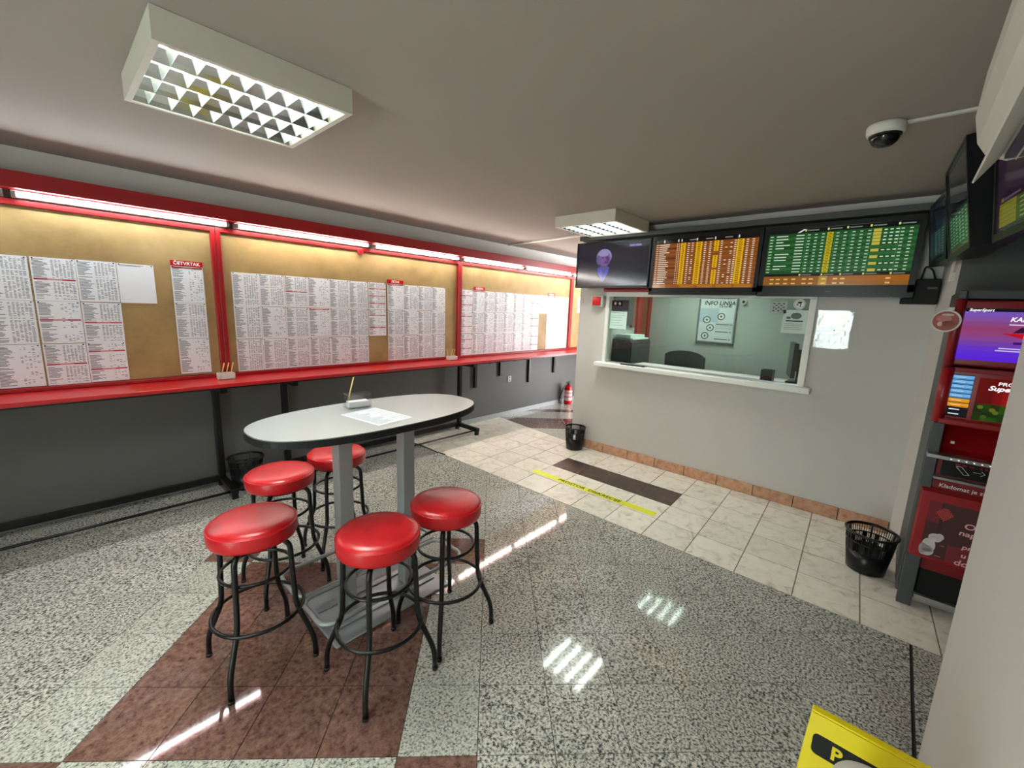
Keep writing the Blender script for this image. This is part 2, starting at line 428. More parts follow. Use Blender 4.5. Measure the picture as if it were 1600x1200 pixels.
# granite beyond the booth corner: brown and grey bands across the passage
A_band = [(4.6, 5.61, 'granite_light'), (5.61, 6.17, 'granite_brown'), (6.17, 6.58, 'granite_light'), (6.58, 6.76, 'granite_brown'), (6.76, 7.6, 'granite_light'), (7.6, 8.6, 'granite_dark')]
for a0, a1, mt in A_band:
    for j in range(-6, 18):
        b0, b1 = B0+.42*j, B0+.42*(j+1)
        P = [((a+b)*q2, (a-b)*q2) for a, b in ((a0, b0), (a1, b0), (a1, b1), (a0, b1))]
        P = clip(P, 0, 1, LW); P = clip(P, 0, -1, -2.81) if len(P) > 2 else P
        P = clip(P, 1, 0, XF) if len(P) > 2 else P
        P = clip(P, -.99, .1413, -(.99*4.283-.1413*2.906)) if len(P) > 2 else P
        if len(P) >= 3: put_tile(P, mt, .0007)

ceiling = struct('ceiling', MB().box((XR-.1, -1.5, CE), (XF+.1, LW+.1, CE+.1)), 'ceiling_paint')
# left wall: dark lower paint, pale upper paint
wl = struct('wall_left', MB().box((XR-.1, LW, -.006), (XF+.1, LW+.12, CE)), 'dark_wall')
obj('upper_paint', MB().box((XR, LW-.004, 2.18), (XF, LW+.001, CE)), 'upper_wall', wl)
# thin skirting under the frame of the counter
bb = struct('baseboard_left', MB().box((XR, LW-.012, 0), (XF, LW, .07)), 'grey_metal')
# booth wall with the counter window
WY0, WY1, WZ0, WZ1 = .53, 2.45, 1.06, 1.835
wb = MB()
wb.box((BW, -.165, 0), (BW+.14, 2.81, WZ0)); wb.box((BW, -.165, WZ1), (BW+.14, 2.81, CE))
wb.box((BW, -.165, WZ0), (BW+.14, WY0, WZ1)); wb.box((BW, WY1, WZ0), (BW+.14, 2.81, WZ1))
struct('wall_back', wb, 'wall_paint')
struct('wall_booth_left', MB().box((BW+.14, 2.75, 0), (6.1, 2.81, CE)), 'booth_paint')
struct('wall_booth_back', MB().box((6.0, -.6, 0), (6.1, 2.75, CE)), 'booth_paint')
struct('wall_booth_right', MB().box((BW+.14, -.165, 0), (6.0, -.10, CE)), 'booth_paint')
struct('wall_passage_end', MB().box((XF, 2.81, 0), (XF+.1, LW, CE)), 'wall_paint')
# splayed return and dark niche behind the kiosk
struct('wall_return', MB().poly([(4.25, -.165), (4.39, -.165), (4.39, -.30), (3.85, -.30), (3.85, -.222)], 0, CE), 'wall_paint')
struct('wall_niche_back', MB().box((3.85, -1.40, 0), (3.95, -.30, CE)), 'niche_paint')
obj('lower_panel', MB().box((3.838, -1.40, 0), (3.85, -.222, 1.845)), 'niche_paint', bpy.data.objects['wall_niche_back'])
obj('upper_panel', MB().box((3.845, -.30, 1.845), (3.85, -.222, CE)), 'niche_paint', bpy.data.objects['wall_niche_back'])
struct('wall_niche_side', MB().box((2.0, -1.45, 0), (3.95, -1.40, CE)), 'niche_paint')
# wall beside the camera
struct('wall_right', MB().box((XR, -1.40, 0), (2.0, -.28, CE), .006, 2), 'wall_paint')
# rear wall with a glazed shop door behind the camera
DY0, DY1 = .52, 1.40
wr = MB(); wr.box((XR-.1, -.28, 0), (XR, DY0, CE)); wr.box((XR-.1, DY1, 0), (XR, LW, CE)); wr.box((XR-.1, DY0, 2.2), (XR, DY1, CE))
struct('wall_rear', wr, 'wall_paint')
d1 = struct('door_1', MB().box((XR-.08, DY0, 0), (XR-.02, DY0+.06, 2.2)).box((XR-.08, DY1-.06, 0), (XR-.02, DY1, 2.2)).box((XR-.08, DY0+.06, 2.14), (XR-.02, DY1-.06, 2.2)).box((XR-.08, DY0+.06, 1.02), (XR-.02, DY1-.06, 1.08)).box((XR-.08, DY0+.06, 0), (XR-.02, DY1-.06, .08)), 'white_frame')
obj('pane', MB().box((XR-.055, DY0+.06, .08), (XR-.047, DY1-.06, 1.02)), 'glass', d1)
obj('pane', MB().box((XR-.055, DY0+.06, 1.08), (XR-.047, DY1-.06, 2.14)), 'glass', d1)
# terracotta skirting tiles along the booth wall
bbk = struct('baseboard_back', MB().box((BW-.006, -.160, 0), (BW, 2.80, .10)), 'grout')
y = -.158
while y < 2.79:
    y1 = min(y+.312, 2.795)
    obj('tile', MB().box((BW-.014, y+.0015, .002), (BW-.005, y1-.0015, .105), .002, 1), 'terracotta', bbk); y += .315
# window: frame, sill, glass
w1 = struct('window_1', MB().box((BW-.02, WY0-.005, WZ1-.045), (BW+.06, WY1+.005, WZ1)), 'white_frame')
obj('jamb', MB().box((BW-.02, WY0-.005, WZ0), (BW+.06, WY0+.045, WZ1-.045), .004), 'white_frame', w1)
obj('jamb', MB().box((BW-.02, WY1-.035, WZ0), (BW+.06, WY1+.005, WZ1-.045), .004), 'white_frame', w1)
obj('sill', MB().box((BW-.10, WY0-.06, WZ0-.045), (BW+.14, WY1+.06, WZ0), .006), 'white_frame', w1)
obj('glass_pane', MB().box((BW+.015, WY0+.045, WZ0+.035), (BW+.021, WY1-.035, WZ1-.045)), 'glass', w1)
obj('glass_track', MB().box((BW+.005, WY0+.045, WZ0), (BW+.03, WY1-.035, WZ0+.012)), 'silver', w1)
obj('pass_tray', MB().box((BW-.06, 1.92, WZ0), (BW+.06, 2.20, WZ0+.006)).box((BW-.06, 1.92, WZ0), (BW-.05, 2.20, WZ0+.014)), 'dark_grey', w1)
obj('document_pane', MB().box((BW-.03, .75, WZ0+.002), (BW+.10, 1.35, WZ0+.008)), 'clear_plastic', w1)
struct('trim_1', MB().box((BW-.012, 1.55, WZ1+.003), (BW, 2.50, WZ1+.07)), 'red_frame')
# dark rail over the television row
struct('trim_2', MB().box((4.06, -.16, 2.372), (BW, 2.74, 2.418), .004), 'dark_grey')

# ================================================================== BOARDS ON THE LEFT WALL
ZB0, ZB1 = .955, 2.177
def board(x0, x1, label):
    t = thing('notice_board', label, 'notice board', ((x0+x1)/2, LW, ZB0), 'red framed notice boards along the left wall')
    obj('panel', MB().box((x0+.03, 4.216, ZB0+.03), (x1-.03, LW-.006, ZB1-.03)), 'cardboard', t)
    obj('top_rail', MB().box((x0, 4.188, ZB1-.038), (x1, LW-.005, ZB1), .003), 'red_frame', t)
    obj('bottom_rail', MB().box((x0, 4.188, ZB0), (x1, LW-.005, ZB0+.026), .003), 'red_frame', t)
    obj('stile', MB().box((x0, 4.187, ZB0+.026), (x0+.034, LW-.005, ZB1-.038), .004), 'red_frame', t)
    obj('stile', MB().box((x1-.034, 4.187, ZB0+.026), (x1, LW-.005, ZB1-.038), .004), 'red_frame', t)
    return t
board(-1.6, .999, 'red framed tan notice board nearest the camera, cut by the picture edge')
board(1.001, 3.592, 'red framed tan notice board in the middle, behind the oval table')
board(3.594, 6.082, 'red framed tan notice board next to the television corner')
board(6.084, 7.2, 'mostly hidden red framed notice board behind the booth wall')
# red fascia above the tubes
tag(obj('fascia_board', MB().box((XR+.05, 4.09, 2.226), (7.2, LW-.005, 2.327), .004), 'red_frame'), 'long dark red fascia running above the tube lights', 'fascia')
# tube lights
ORD = ['first', 'second', 'third', 'fourth', 'fifth', 'sixth', 'seventh', 'eighth', 'ninth', 'tenth', 'eleventh', 'twelfth']
tubes = [(-1.30, -.09), (-.06, 1.085), (1.13, 2.32), (2.365, 3.52), (3.575, 4.72), (4.77, 5.93), (5.98, 7.14)]
tlab = ['tube light farthest left, only its end seen at the picture edge', 'long tube light above the left notice board', 'tube light above the left half of the middle board', 'tube light above the right half of the middle board', 'tube light above the left half of the television corner board', 'tube light above the right half of the television corner board', 'last tube light, its end peeping out beside the television']
for (x0, x1), lb in zip(tubes, tlab):
    t = thing('tube_light', lb, 'light', ((x0+x1)/2, 4.19, 2.178), 'tube lights under the red fascia')
    obj('housing', MB().box((x0, 4.150, 2.180), (x1, 4.205, 2.222), .004), 'white_enamel', t)
    for xa, xb in ((x0, x0+.022), (x1-.022, x1)):
        obj('lamp_holder', MB().box((xa, 4.108, 2.181), (xb, 4.150, 2.213), .003), 'grey_metal', t)
    obj('tube', MB().tube([(x0+.022, 4.127, 2.197), (x1-.022, 4.127, 2.197)], .0135, 12), 'tube_cool' if x0 < 1 else 'tube_wall', t)
    obj('diffuser_cap', MB().box((x0+.024, 4.140, 2.184), (x1-.024, 4.1498, 2.212)), 'white_enamel', t)

# ------------------------------------------------------------------ sheets
SW, SH = .205, .281
WHITE = srgb(236, 236, 240); INK = srgb(104, 104, 118); LINK = srgb(146, 146, 160); RED = srgb(186, 20, 44)
def sheet_mesh(kind, seed):
    rnd = random.Random(seed); mb = MB()
    mb.box((0, 0, 0), (SW, .0006, SH), col=WHITE)
    L = []
    nrows = 34
    if kind == 'blank':
        for r in range(2): L.append((.012, SH-.012-.006*r, .012+rnd.uniform(.1, .17), SH-.009-.006*r, INK))
    else:
        bars = {'plain': [], 'bar1': [rnd.uniform(.3, .75)], 'bar2': [rnd.uniform(.15, .4), rnd.uniform(.55, .85)], 'bar3': [.2+rnd.uniform(-.04, .04), .5, .8+rnd.uniform(-.04, .04)], 'head': [.955]}[kind]
        cols = [(.010, .055), (.060, .085), (.092, .104), (.110, .122), (.128, .140), (.146, .158), (.164, .176), (.180, .194)]
        dense = rnd.random() < .6; stop = 34
        if kind == 'half': stop = 14
        for r in range(stop):
            v = SH-.014-(SH-.022)*r/nrows; h = .0036
            if any(abs(v/SH-b) < .03 for b in bars): continue
            if rnd.random() < .06: continue
            ln = rnd.uniform(.030, .075)
            L.append((.008, v-h/2, .008+ln, v+h/2, INK))
            for c0, c1 in cols[2:]:
                if dense and rnd.random() < .86 or rnd.random() < .3:
                    L.append((c0+(.018 if not dense else 0), v-h/2, min(.196, c1+rnd.uniform(-.004, .002)+(.018 if not dense else 0)), v+h/2, LINK if rnd.random() < .6 else INK))
        for b in bars:
            L.append((.006, SH*b-.0045, SW-.006, SH*b+.0045, RED, 2)); L.append((SW*.33, SH*b-.002, SW*.66, SH*b+.002, srgb(232, 170, 178), 3))
    mb.quads((0, 0, 0), X3, Z3, -Y3, L, .00025)
    return mesh_of(mb, 'sheet', 'print', Vector((0, 0, 0)))
VAR = {k: [sheet_mesh(k, 10*n+i) for i in range(c)] for n, (k, c) in enumerate((('plain', 5), ('bar1', 2), ('bar2', 2), ('bar3', 2), ('head', 2), ('blank', 1)))}
pin_me = mesh_of(MB().lathe([(.0045, 0), (.0045, .004), (.002, .006)], (0, 0, 0), 6, (0, -1, 0)), 'pin', 'black_plastic', Vector((0, 0, 0)))
cnt = [0]
def sheet(x, ztop, kind, label, group, pins=True):
    ms = VAR[kind]; me = ms[cnt[0] % len(ms)]; cnt[0] += 1
    o = finish('paper_sheet', me); o.location = (x, 4.2115+random.uniform(-.0012, .0008), ztop-SH+random.uniform(-.002, .002))
    o.rotation_euler = (0, random.uniform(-.006, .006), 0)
    tag(o, label, 'paper', group)
    if pins:
        for px in (.012, SW-.012):
            p = finish('pin', pin_me, o); p.location = (px, -.0004, SH-.008)
    return o
ROW = ['top', 'middle', 'bottom']
def column(bname, ci, x, rows, kinds, ztop=1.835):
    for r in range(rows):
        k = kinds[r]
        ex = {'plain': 'densely printed', 'bar1': 'printed', 'bar2': 'printed', 'bar3': 'printed', 'head': 'printed', 'blank': 'almost blank'}[k]
        red = {'bar1': ' with red bar', 'bar2': ' with red bars', 'bar3': ' with red bars', 'head': ' with red heading'}.get(k, '')
        sheet(x, ztop-.284*r, k, '%s sheet%s, %s row, %s column on the %s board' % (ex, red, ROW[r], ORD[ci], bname), 'sheets pinned to the %s board' % bname)
P3 = ['plain']*3
# left board (columns counted from the picture edge)
column('left', 0, -.243, 3, P3); column('left', 1, -.028, 3, ['bar1', 'bar1', 'bar1']); column('left', 2, .180, 3, ['plain', 'bar1', 'bar2'])
column('left', 3, .388, 1, ['blank'])
column('left', 4, .696, 3, ['head', 'plain', 'plain'], 1.848)
# middle board
ks = [P3, P3, ['bar1', 'plain', 'plain'], ['plain', 'head', 'plain'], P3, P3]
for i, k in enumerate(ks): column('middle', i, 1.097+.2065*i, 3, k)
column('middle', 6, 2.342, 2, ['bar3', 'bar2'])
for i, x in enumerate((2.570, 2.772, 2.972, 3.170)): column('middle', 7+i, x, 3, ['head', 'plain', 'plain'] if i == 0 else P3)
# board by the televisions
column('far', 0, 3.630, 3, ['bar2', 'bar2', 'bar2'])
for i in range(7): column('far', 1+i, 3.842+.198*i, 3, ['head', 'plain', 'plain'] if i == 0 else (['bar1', 'bar2', 'bar2'] if i == 6 else P3))
column('far', 8, 5.230, 1, ['blank'])
for i in range(3): column('far', 9+i, 5.440+.186*i, 3, ['head', 'plain', 'plain'] if i == 0 else P3)
sheet(6.30, 1.868, 'bar2', 'single printed sheet on the half hidden board behind the booth wall', 'sheets pinned to the hidden board')
# red day signs above some columns
def day_sign(x, z, word, label, w=.205):
    t = thing('day_sign', label, 'sign', (x+w/2, 4.208, z), 'red day headings on the boards')
    obj('strip', MB().box((x, 4.2055, z), (x+w, 4.2085, z+.042)), 'red_gloss', t)
    obj('lettering', text_mb(word, .034, (x+w/2, 4.2053, z+.021), X3, Z3, -Y3, 'CENTER', .02, width=1.0), 'paper', t)
day_sign(.695, 1.846, '\u010cETVRTAK', 'red heading strip reading \u010cETVRTAK on the left board')
day_sign(2.567, 1.838, 'PETAK', 'red heading strip over the eighth column of the middle board')
day_sign(3.845, 1.838, 'SUBOTA', 'red heading strip near the left end of the far board', .20)
day_sign(5.440, 1.838, 'NEDJELJA', 'red heading strip near the right end of the far board', .18)
# round red badge on the rail
t = thing('round_badge', 'small round red badge on the rail above the middle board', 'badge', (2.25, 4.186, 2.10))
obj('disc', MB().lathe([(.034, 0), (.034, .004)], (2.25, 4.186, 2.135), 20, (0, -1, 0)), 'red_dark', t)
obj('mark', MB().lathe([(.016, 0), (.016, .0012)], (2.25, 4.1818, 2.128), 12, (0, -1, 0)), 'red_gloss', t)

# ================================================================== RED COUNTER
t = thing('wall_counter', 'long red wall counter on black steel legs under the notice boards', 'counter', (2.6, 4.1, 0))
obj('counter_top', MB().box((XR+.05, 3.83, .925), (7.2, LW-.075, .953), .004), 'red_counter', t)
obj('upstand', MB().box((XR+.05, LW-.075, .925), (7.2, LW, .953)), 'red_counter', t)
obj('edge_strip', MB().box((XR+.05, 3.838, .913), (7.2, 3.85, .925)), 'black_metal', t)
def leg(x):
    l = obj('leg', MB().box((x-.024, 4.14, .03), (x+.024, 4.19, .925), .004), 'black_metal', t)
    obj('foot', MB().box((x-.026, 3.79, .045), (x+.026, 4.22, .092), .006), 'black_metal', t)
    obj('arm', MB().box((x-.022, 3.88, .87), (x+.022, 4.19, .913)), 'black_metal', t)
    for yy in (3.80, 4.18):
        obj('foot_pad', MB().box((x-.022, yy, 0), (x+.022, yy+.035, .046)), 'black_metal', t)
for x in (-1.2, .90, 1.44, 3.59): leg(x)
for x0, x1 in ((-1.2, .90), (1.44, 3.59)):
    obj('beam', MB().box((x0+.026, 4.15, .050), (x1-.026, 4.19, .10), .004), 'black_metal', t)
    obj('foot_rail', MB().tube([(x0, 3.86, .050), (x1, 3.86, .050)], .011, 8), 'black_metal', t)
for x, h in ((3.95, .42), (4.45, .30), (5.11, .46), (5.76, .36)):
    obj('bracket', MB().box((x-.02, 4.235, .93-h), (x+.02, LW, .913)).box((x-.02, 3.95, .885), (x+.02, 4.24, .913)), 'black_metal', t)

# holders with pencils
def holder(c, rot, label, clear, sz=(.115, .075, .055)):
    t = thing('slip_holder', label, 'holder', c)
    w, d, h = sz; U = Vector((math.cos(rot), math.sin(rot), 0)); V = Vector((-math.sin(rot), math.cos(rot), 0)); c = Vector(c)
    mt = 'clear_plastic' if clear else 'white_plastic'
    obj('base', MB().obox(c+Z3*.003, U, V, Z3, w, d, .005), mt, t)
    for s in (-1, 1):
        obj('side', MB().obox(c+U*(s*(w/2-.0015))+Z3*h/2, U, V, Z3, .003, d, h), mt, t)
        obj('side', MB().obox(c+V*(s*(d/2-.0015))+Z3*h/2, U, V, Z3, w-.006, .003, h), mt, t)
    obj('divider', MB().obox(c+V*(.25*d)+Z3*h/2, U, V, Z3, w-.006, .0025, h*.9), mt, t)
    s_ = MB().obox(c+Z3*(.006+.2*h)-V*.006, U, V, Z3, w*.86, d*.52, h*.40)
    tag(obj('slip_stack', s_, 'paper'), 'white slips in the clear holder on the oval table' if clear else 'white slips in the counter holder ' + ('nearest the left board' if c.x < 2 else 'farther along'), 'paper')
    return c, U, V, h
def pencil(p, q, label, grp):
    t = thing('pencil', label, 'pencil', tuple(p), grp)
    p = Vector(p); q = Vector(q); d = (p-q).normalized()
    obj('shaft', MB().tube([p+d*-.012, q], .0034, 6), 'pencil_wood', t)
    obj('tip', MB().lathe([(.0034, -.012), (.0008, 0)], p, 6, d), 'black_matte', t)
c, U, V, h = holder((.965, 4.065, .953), 0, 'white slip holder at the left board', False)
for k, n in enumerate(('left', 'middle', 'right')):
    b = c+U*(-.030+.032*k)+V*.028+Z3*.008
    pencil(b, b+Vector((.030, -.006, .125)), '%s of three pencils in the holder near the left board' % n, 'pencils in the near holder')
c, U, V, h = holder((3.40, 4.10, .953), 0, 'small white slip holder at the middle board end', False, (.115, .08, .05))
for k, (n, dx) in enumerate((('left', -.03), ('middle', .030), ('right', .034))):
    b = c+U*(-.030+.030*k)+V*.028+Z3*.008
    pencil(b, b+Vector((dx, -.006, .125)), '%s of three pencils in the holder farther along the counter' % n, 'pencils in the far holder')

# ================================================================== OVAL TABLE
TX, TY, TZ = 1.115, 1.945, 1.062
t = thing('bar_table', 'tall oval pale grey table on two square posts with footrest', 'table', (TX, TY, 0))
def oval(a, b, n=64, e=2.55, rot=math.radians(1.5)):
    out = []
    for i in range(n):
        th = 2*PI*i/n; cx, sx = math.cos(th), math.sin(th)
        px = a*math.copysign(abs(cx)**(2/e), cx); py = b*math.copysign(abs(sx)**(2/e), sx)
        out.append((TX+px*math.cos(rot)-py*math.sin(rot), TY+px*math.sin(rot)+py*math.cos(rot)))
    return out
obj('table_top', MB().poly(oval(.596, .297), TZ-.004, TZ), 'tabletop', t)
obj('edge_band', MB().poly(oval(.600, .301), TZ-.034, TZ-.004), 'black_matte', t)
for px in (.925, 1.290):
    obj('post', MB().box((px-.036, 1.914, .012), (px+.036, 1.986, TZ-.046), .004), 'grey_metal', t)
    obj('post_plate', MB().box((px-.09, 1.86, TZ-.046), (px+.09, 2.04, TZ-.034)), 'dark_grey', t)
obj('base_plate', MB().box((.765, 1.742, 0), (1.445, 2.165, .012), .006, 3), 'plate_metal', t)
for yy in (1.86, 2.04): obj('plate_rib', MB().box((.80, yy-.02, .012), (1.41, yy+.02, .020), .003), 'plate_metal', t)
for y0, y1 in ((1.69, 1.94), (1.96, 2.235)):
    lp = fillet([(.69, y0, .19), (1.51, y0, .19), (1.51, y1, .19), (.69, y1, .19)], .07, 5, True)
    obj('footrest', MB().tube(lp, .011, 8, True), 'grey_metal', t)
# sheet and clear holder on the table
s_ = MB(); rot = math.radians(8)
U = Vector((math.cos(rot), math.sin(rot), 0)); V = Vector((-math.sin(rot), math.cos(rot), 0))
O = Vector((.990, 1.712, TZ))
s_.obox(O+U*.105+V*.148+Z3*.0005, U, V, Z3, .21, .297, .0008)
s_.col = [WHITE]*len(s_.f)
rn = random.Random(4); L = []
for r in range(30):
    v = .285-.0092*r
    if r % 7 == 3: L.append((.012, v-.002, .198, v+.003, srgb(170, 190, 205)))
    else:
        L.append((.012, v-.0015, .012+rn.uniform(.05, .11), v+.0022, srgb(140, 155, 172)))
        for c0 in (.13, .15, .17, .186): L.append((c0, v-.0015, c0+.010, v+.0022, srgb(160, 175, 190)))
s_.quads(O+Z3*.001, U, V, Z3, L, .0003)
tag(obj('odds_sheet', s_, 'print'), 'white printed sheet lying on the oval table', 'paper')
c, U, V, h = holder((1.095, 2.110, TZ), math.radians(-6), 'clear acrylic slip holder on the oval table', True, (.125, .085, .075))
b = c+U*-.045+V*.030+Z3*.010
pencil(b, b+Vector((.040, -.004, .15)), 'single pencil leaning in the clear holder on the oval table', None)

# ================================================================== BAR STOOLS
st = thing('bar_stool', 'red', 'stool', (0, 0, 0))
prof = [(.02, .605), (.157, .605), (.168, .609), (.1725, .620), (.1735, .645), (.1725, .664), (.1715, .668), (.1695, .670), (.167, .674), (.160, .681), (.135, .687), (.09, .690), (.04, .6915), (.001, .692)]
seat = obj('seat', MB().lathe(prof, n=48), 'red_vinyl', st)
obj('piping', MB().tube(ring((0, 0, .668), .1712, 48), .0026, 6, True), 'red_vinyl', seat)
obj('seat_plate', MB().lathe([(.14, .592), (.14, .6045)], n=24), 'black_metal', st)
for k in range(4):
    a = PI/4+k*PI/2; d = Vector((math.cos(a), math.sin(a), 0))
    pts = fillet([d*.06+Z3*.585, d*.150+Z3*.582, d*.163+Z3*.27, d*.236+Z3*.105, d*.240+Z3*.004], .045, 6)
    l = obj('leg', MB().tube(pts, .0115, 10), 'black_metal', st)
    obj('leg_cap', MB().lathe([(.0135, 0), (.0135, .014)], tuple(d*.240), 10), 'black_plastic', l)
obj('upper_ring', MB().tube(ring((0, 0, .45), .138, 36), .0075, 8, True), 'black_metal', st)
obj('lower_ring', MB().tube(ring((0, 0, .25), .180, 40), .0085, 8, True), 'black_metal', st)
spots = [((.517, 1.950), 0, 'scuffed red bar stool at the left front of the table'), ((.856, 1.498), 0, 'red bar stool nearest the camera, in front of the table posts'), ((1.238, 1.522), 0, 'red bar stool at the right front of the table'), ((.795, 2.432), 2, 'scuffed red bar stool behind the left front one'), ((1.172, 2.545), -5, 'red bar stool behind the table post, nearest the red counter')]
for k, ((x, y), a, lb) in enumerate(spots):
    o = st if k == 0 else copy_tree(st)
    o.location = (x, y, 0); o.rotation_euler = (0, 0, math.radians(a)); o['label'] = lb; o['group'] = 'red bar stools around the oval table'

# ================================================================== CEILING LUMINAIRES
def luminaire(x0, y0, label, lanes=4, ncross=8, w=.655, d=.645):
    x1, y1, z0 = x0+w, y0+d, 2.40
    t = thing('ceiling_light', label, 'light', ((x0+x1)/2, (y0+y1)/2, z0), 'louvred ceiling lights')
    b = MB()
    b.box((x0, y0, z0), (x1, y0+.022, CE-.002)); b.box((x0, y1-.022, z0), (x1, y1, CE-.002))
    b.box((x0, y0+.022, z0), (x0+.022, y1-.022, CE-.002)); b.box((x1-.022, y0+.022, z0), (x1, y1-.022, CE-.002))
    b.box((x0+.022, y0+.022, CE-.012), (x1-.022, y1-.022, CE-.002))
    obj('housing', b, 'white_enamel', t)
    gx0, gx1, gy0, gy1 = x0+.024, x1-.024, y0+.024, y1-.024
    lw = (gy1-gy0)/lanes
    zb, zt = z0+.004, z0+.046
    for k in range(lanes+1):
        yc = gy0+lw*k; hb, ht = .002, .026
        l, r = (0 if k == 0 else 1), (0 if k == lanes else 1)
        P = [(gx0, yc-hb*l, zb), (gx0, yc+hb*r, zb), (gx0, yc+(hb+.010)*r, zb+.016), (gx0, yc+ht*r, zt), (gx0, yc-ht*l, zt), (gx0, yc-(hb+.010)*l, zb+.016)]
        Q = []
        for p in P:
            if not Q or (Vector(p)-Vector(Q[-1])).length > 1e-6: Q.append(p)
        obj('reflector', MB().extrude(Q, (gx1-gx0, 0, 0)), 'mirror_louvre', t)
    for k in range(lanes):
        ya, yb = gy0+lw*k, gy0+lw*(k+1); ym = (ya+yb)/2
        bl = MB()
        for j in range(1, ncross+1):
            xc = gx0+(gx1-gx0)*(j-.35)/ncross
            for sgn in (-1, 1):
                bl.add([(xc+.001*sgn, ya+.004, zb), (xc+.001*sgn, yb-.004, zb), (xc+.012*sgn, yb-.024, zt-.004), (xc+.012*sgn, ya+.024, zt-.004)], [(0, 1, 2, 3) if sgn > 0 else (3, 2, 1, 0)])
        obj('cross_blades', bl, 'louvre_blade', t)
        obj('tube', MB().tube([(gx0+.02, ym, zt+.022), (gx1-.02, ym, zt+.022)], .013, 10), 'tube_ceiling', t)
M['louvre_blade'] = plain('louvre_blade', srgb(205, 214, 214), 0.30, 0.8)
luminaire(.315, 1.840, 'large louvred ceiling light nearest the camera, over the stools')
luminaire(3.405, 1.948, 'small looking louvred ceiling light in front of the televisions')
luminaire(5.00, 1.60, 'ceiling light inside the glazed booth, seen only by its glow')
luminaire(-.95, .42, 'added louvred ceiling light behind the camera, unseen, brightening the near right side')  # added lamp out of view, brightens the near floor and right wall

# ================================================================== TELEVISIONS ON THE BOOTH WALL
def frame_tv(name, label, O, U, V, N, w, h, bez, depth, content, mat='screen', mount=None, chin=None):
    """O lower left corner of the front face, U right, V up, N out of the screen"""
    O = Vector(O); U = Vector(U).normalized(); V = Vector(V).normalized(); N = Vector(N).normalized()
    c = O+U*w/2+V*h/2
    t = thing(name, label, 'television', tuple(c-N*depth), 'televisions')
    chin = bez if chin is None else chin
    obj('casing', MB().obox(c-N*(depth/2+.004), U, V, N, w, h, depth).obox(c-N*(depth+.012), U, V, N, w*.7, h*.6, .03), 'black_plastic', t)
    bz = MB()
    bz.obox(O+U*w/2+V*chin/2-N*.002, U, V, N, w, chin, .012); bz.obox(O+U*w/2+V*(h-bez/2)-N*.002, U, V, N, w, bez, .012)
    bz.obox(O+U*bez/2+V*h/2-N*.002, U, V, N, bez, h-bez*2+.002, .012); bz.obox(O+U*(w-bez/2)+V*h/2-N*.002, U, V, N, bez, h-bez*2+.002, .012)
    obj('bezel', bz, 'black_plastic', t)
    sw, sh = w-2*bez, h-bez-chin
    s_ = MB(); content(s_, O+U*bez+V*chin-N*.0035, U*sw, V*sh, N)
    obj('screen', s_, mat, t)
    obj('indicator', MB().obox(O+U*w*.5+V*chin*.45+N*.0045, U, V, N, .03, .004, .001), 'dark_grey', t)
    if mount: obj('wall_mount', mount, 'black_metal', t)
    return t
def tv_person(s, O, U, V, N):
    for k in range(10):
        c = 30-1.2*k; s.quads(O, U, V, N, [(k/10, 0, (k+1)/10, 1, srgb(c*1.0, c*.95, c*1.45), 0)])
    P = lambda pts, c, L: s.add([O+N*(.0002*L)+U*a+V*b for a, b in pts], [list(range(len(pts)))[::-1]], False, c)
    P(((.14, 0), (.16, .16), (.22, .28), (.33, .40), (.47, .40), (.56, .30), (.63, .18), (.66, 0)), srgb(17, 15, 28), 1)
    P(((.335, .44), (.30, .40), (.335, .24), (.395, .09), (.455, .26), (.48, .42), (.455, .45)), srgb(64, 70, 190), 2)
    P(((.365, .44), (.395, .12), (.435, .44)), srgb(42, 46, 140), 3)
    P(((.345, .50), (.355, .40), (.40, .35), (.445, .40), (.45, .50)), srgb(92, 66, 128), 4)
    s.disc(O, U, V, N, .395, .675, .108, .185, srgb(150, 138, 188), 5, 28)      # pale hair
    s.disc(O, U, V, N, .33, .62, .045, .13, srgb(100, 90, 134), 6, 18)
    s.disc(O, U, V, N, .410, .625, .080, .165, srgb(122, 84, 150), 7, 28)        # face
    s.disc(O, U, V, N, .385, .74, .075, .055, srgb(152, 140, 190), 8, 18)
    s.disc(O, U, V, N, .440, .60, .035, .09, srgb(82, 54, 112), 8, 16)
    for u in (.380, .445): s.disc(O, U, V, N, u, .655, .017, .012, srgb(52, 32, 78), 9, 10)
    P(((.405, .65), (.402, .58), (.432, .58), (.424, .65)), srgb(116, 84, 146), 9)
    s.disc(O, U, V, N, .415, .535, .030, .010, srgb(62, 36, 82), 9, 12)
    s.quads(O, U, V, N, [(.735, .875, .895, .925, srgb(104, 84, 164), 2), (.745, .888, .80, .912, srgb(150, 132, 208), 3), (.82, .888, .885, .912, srgb(150, 132, 208), 3)])
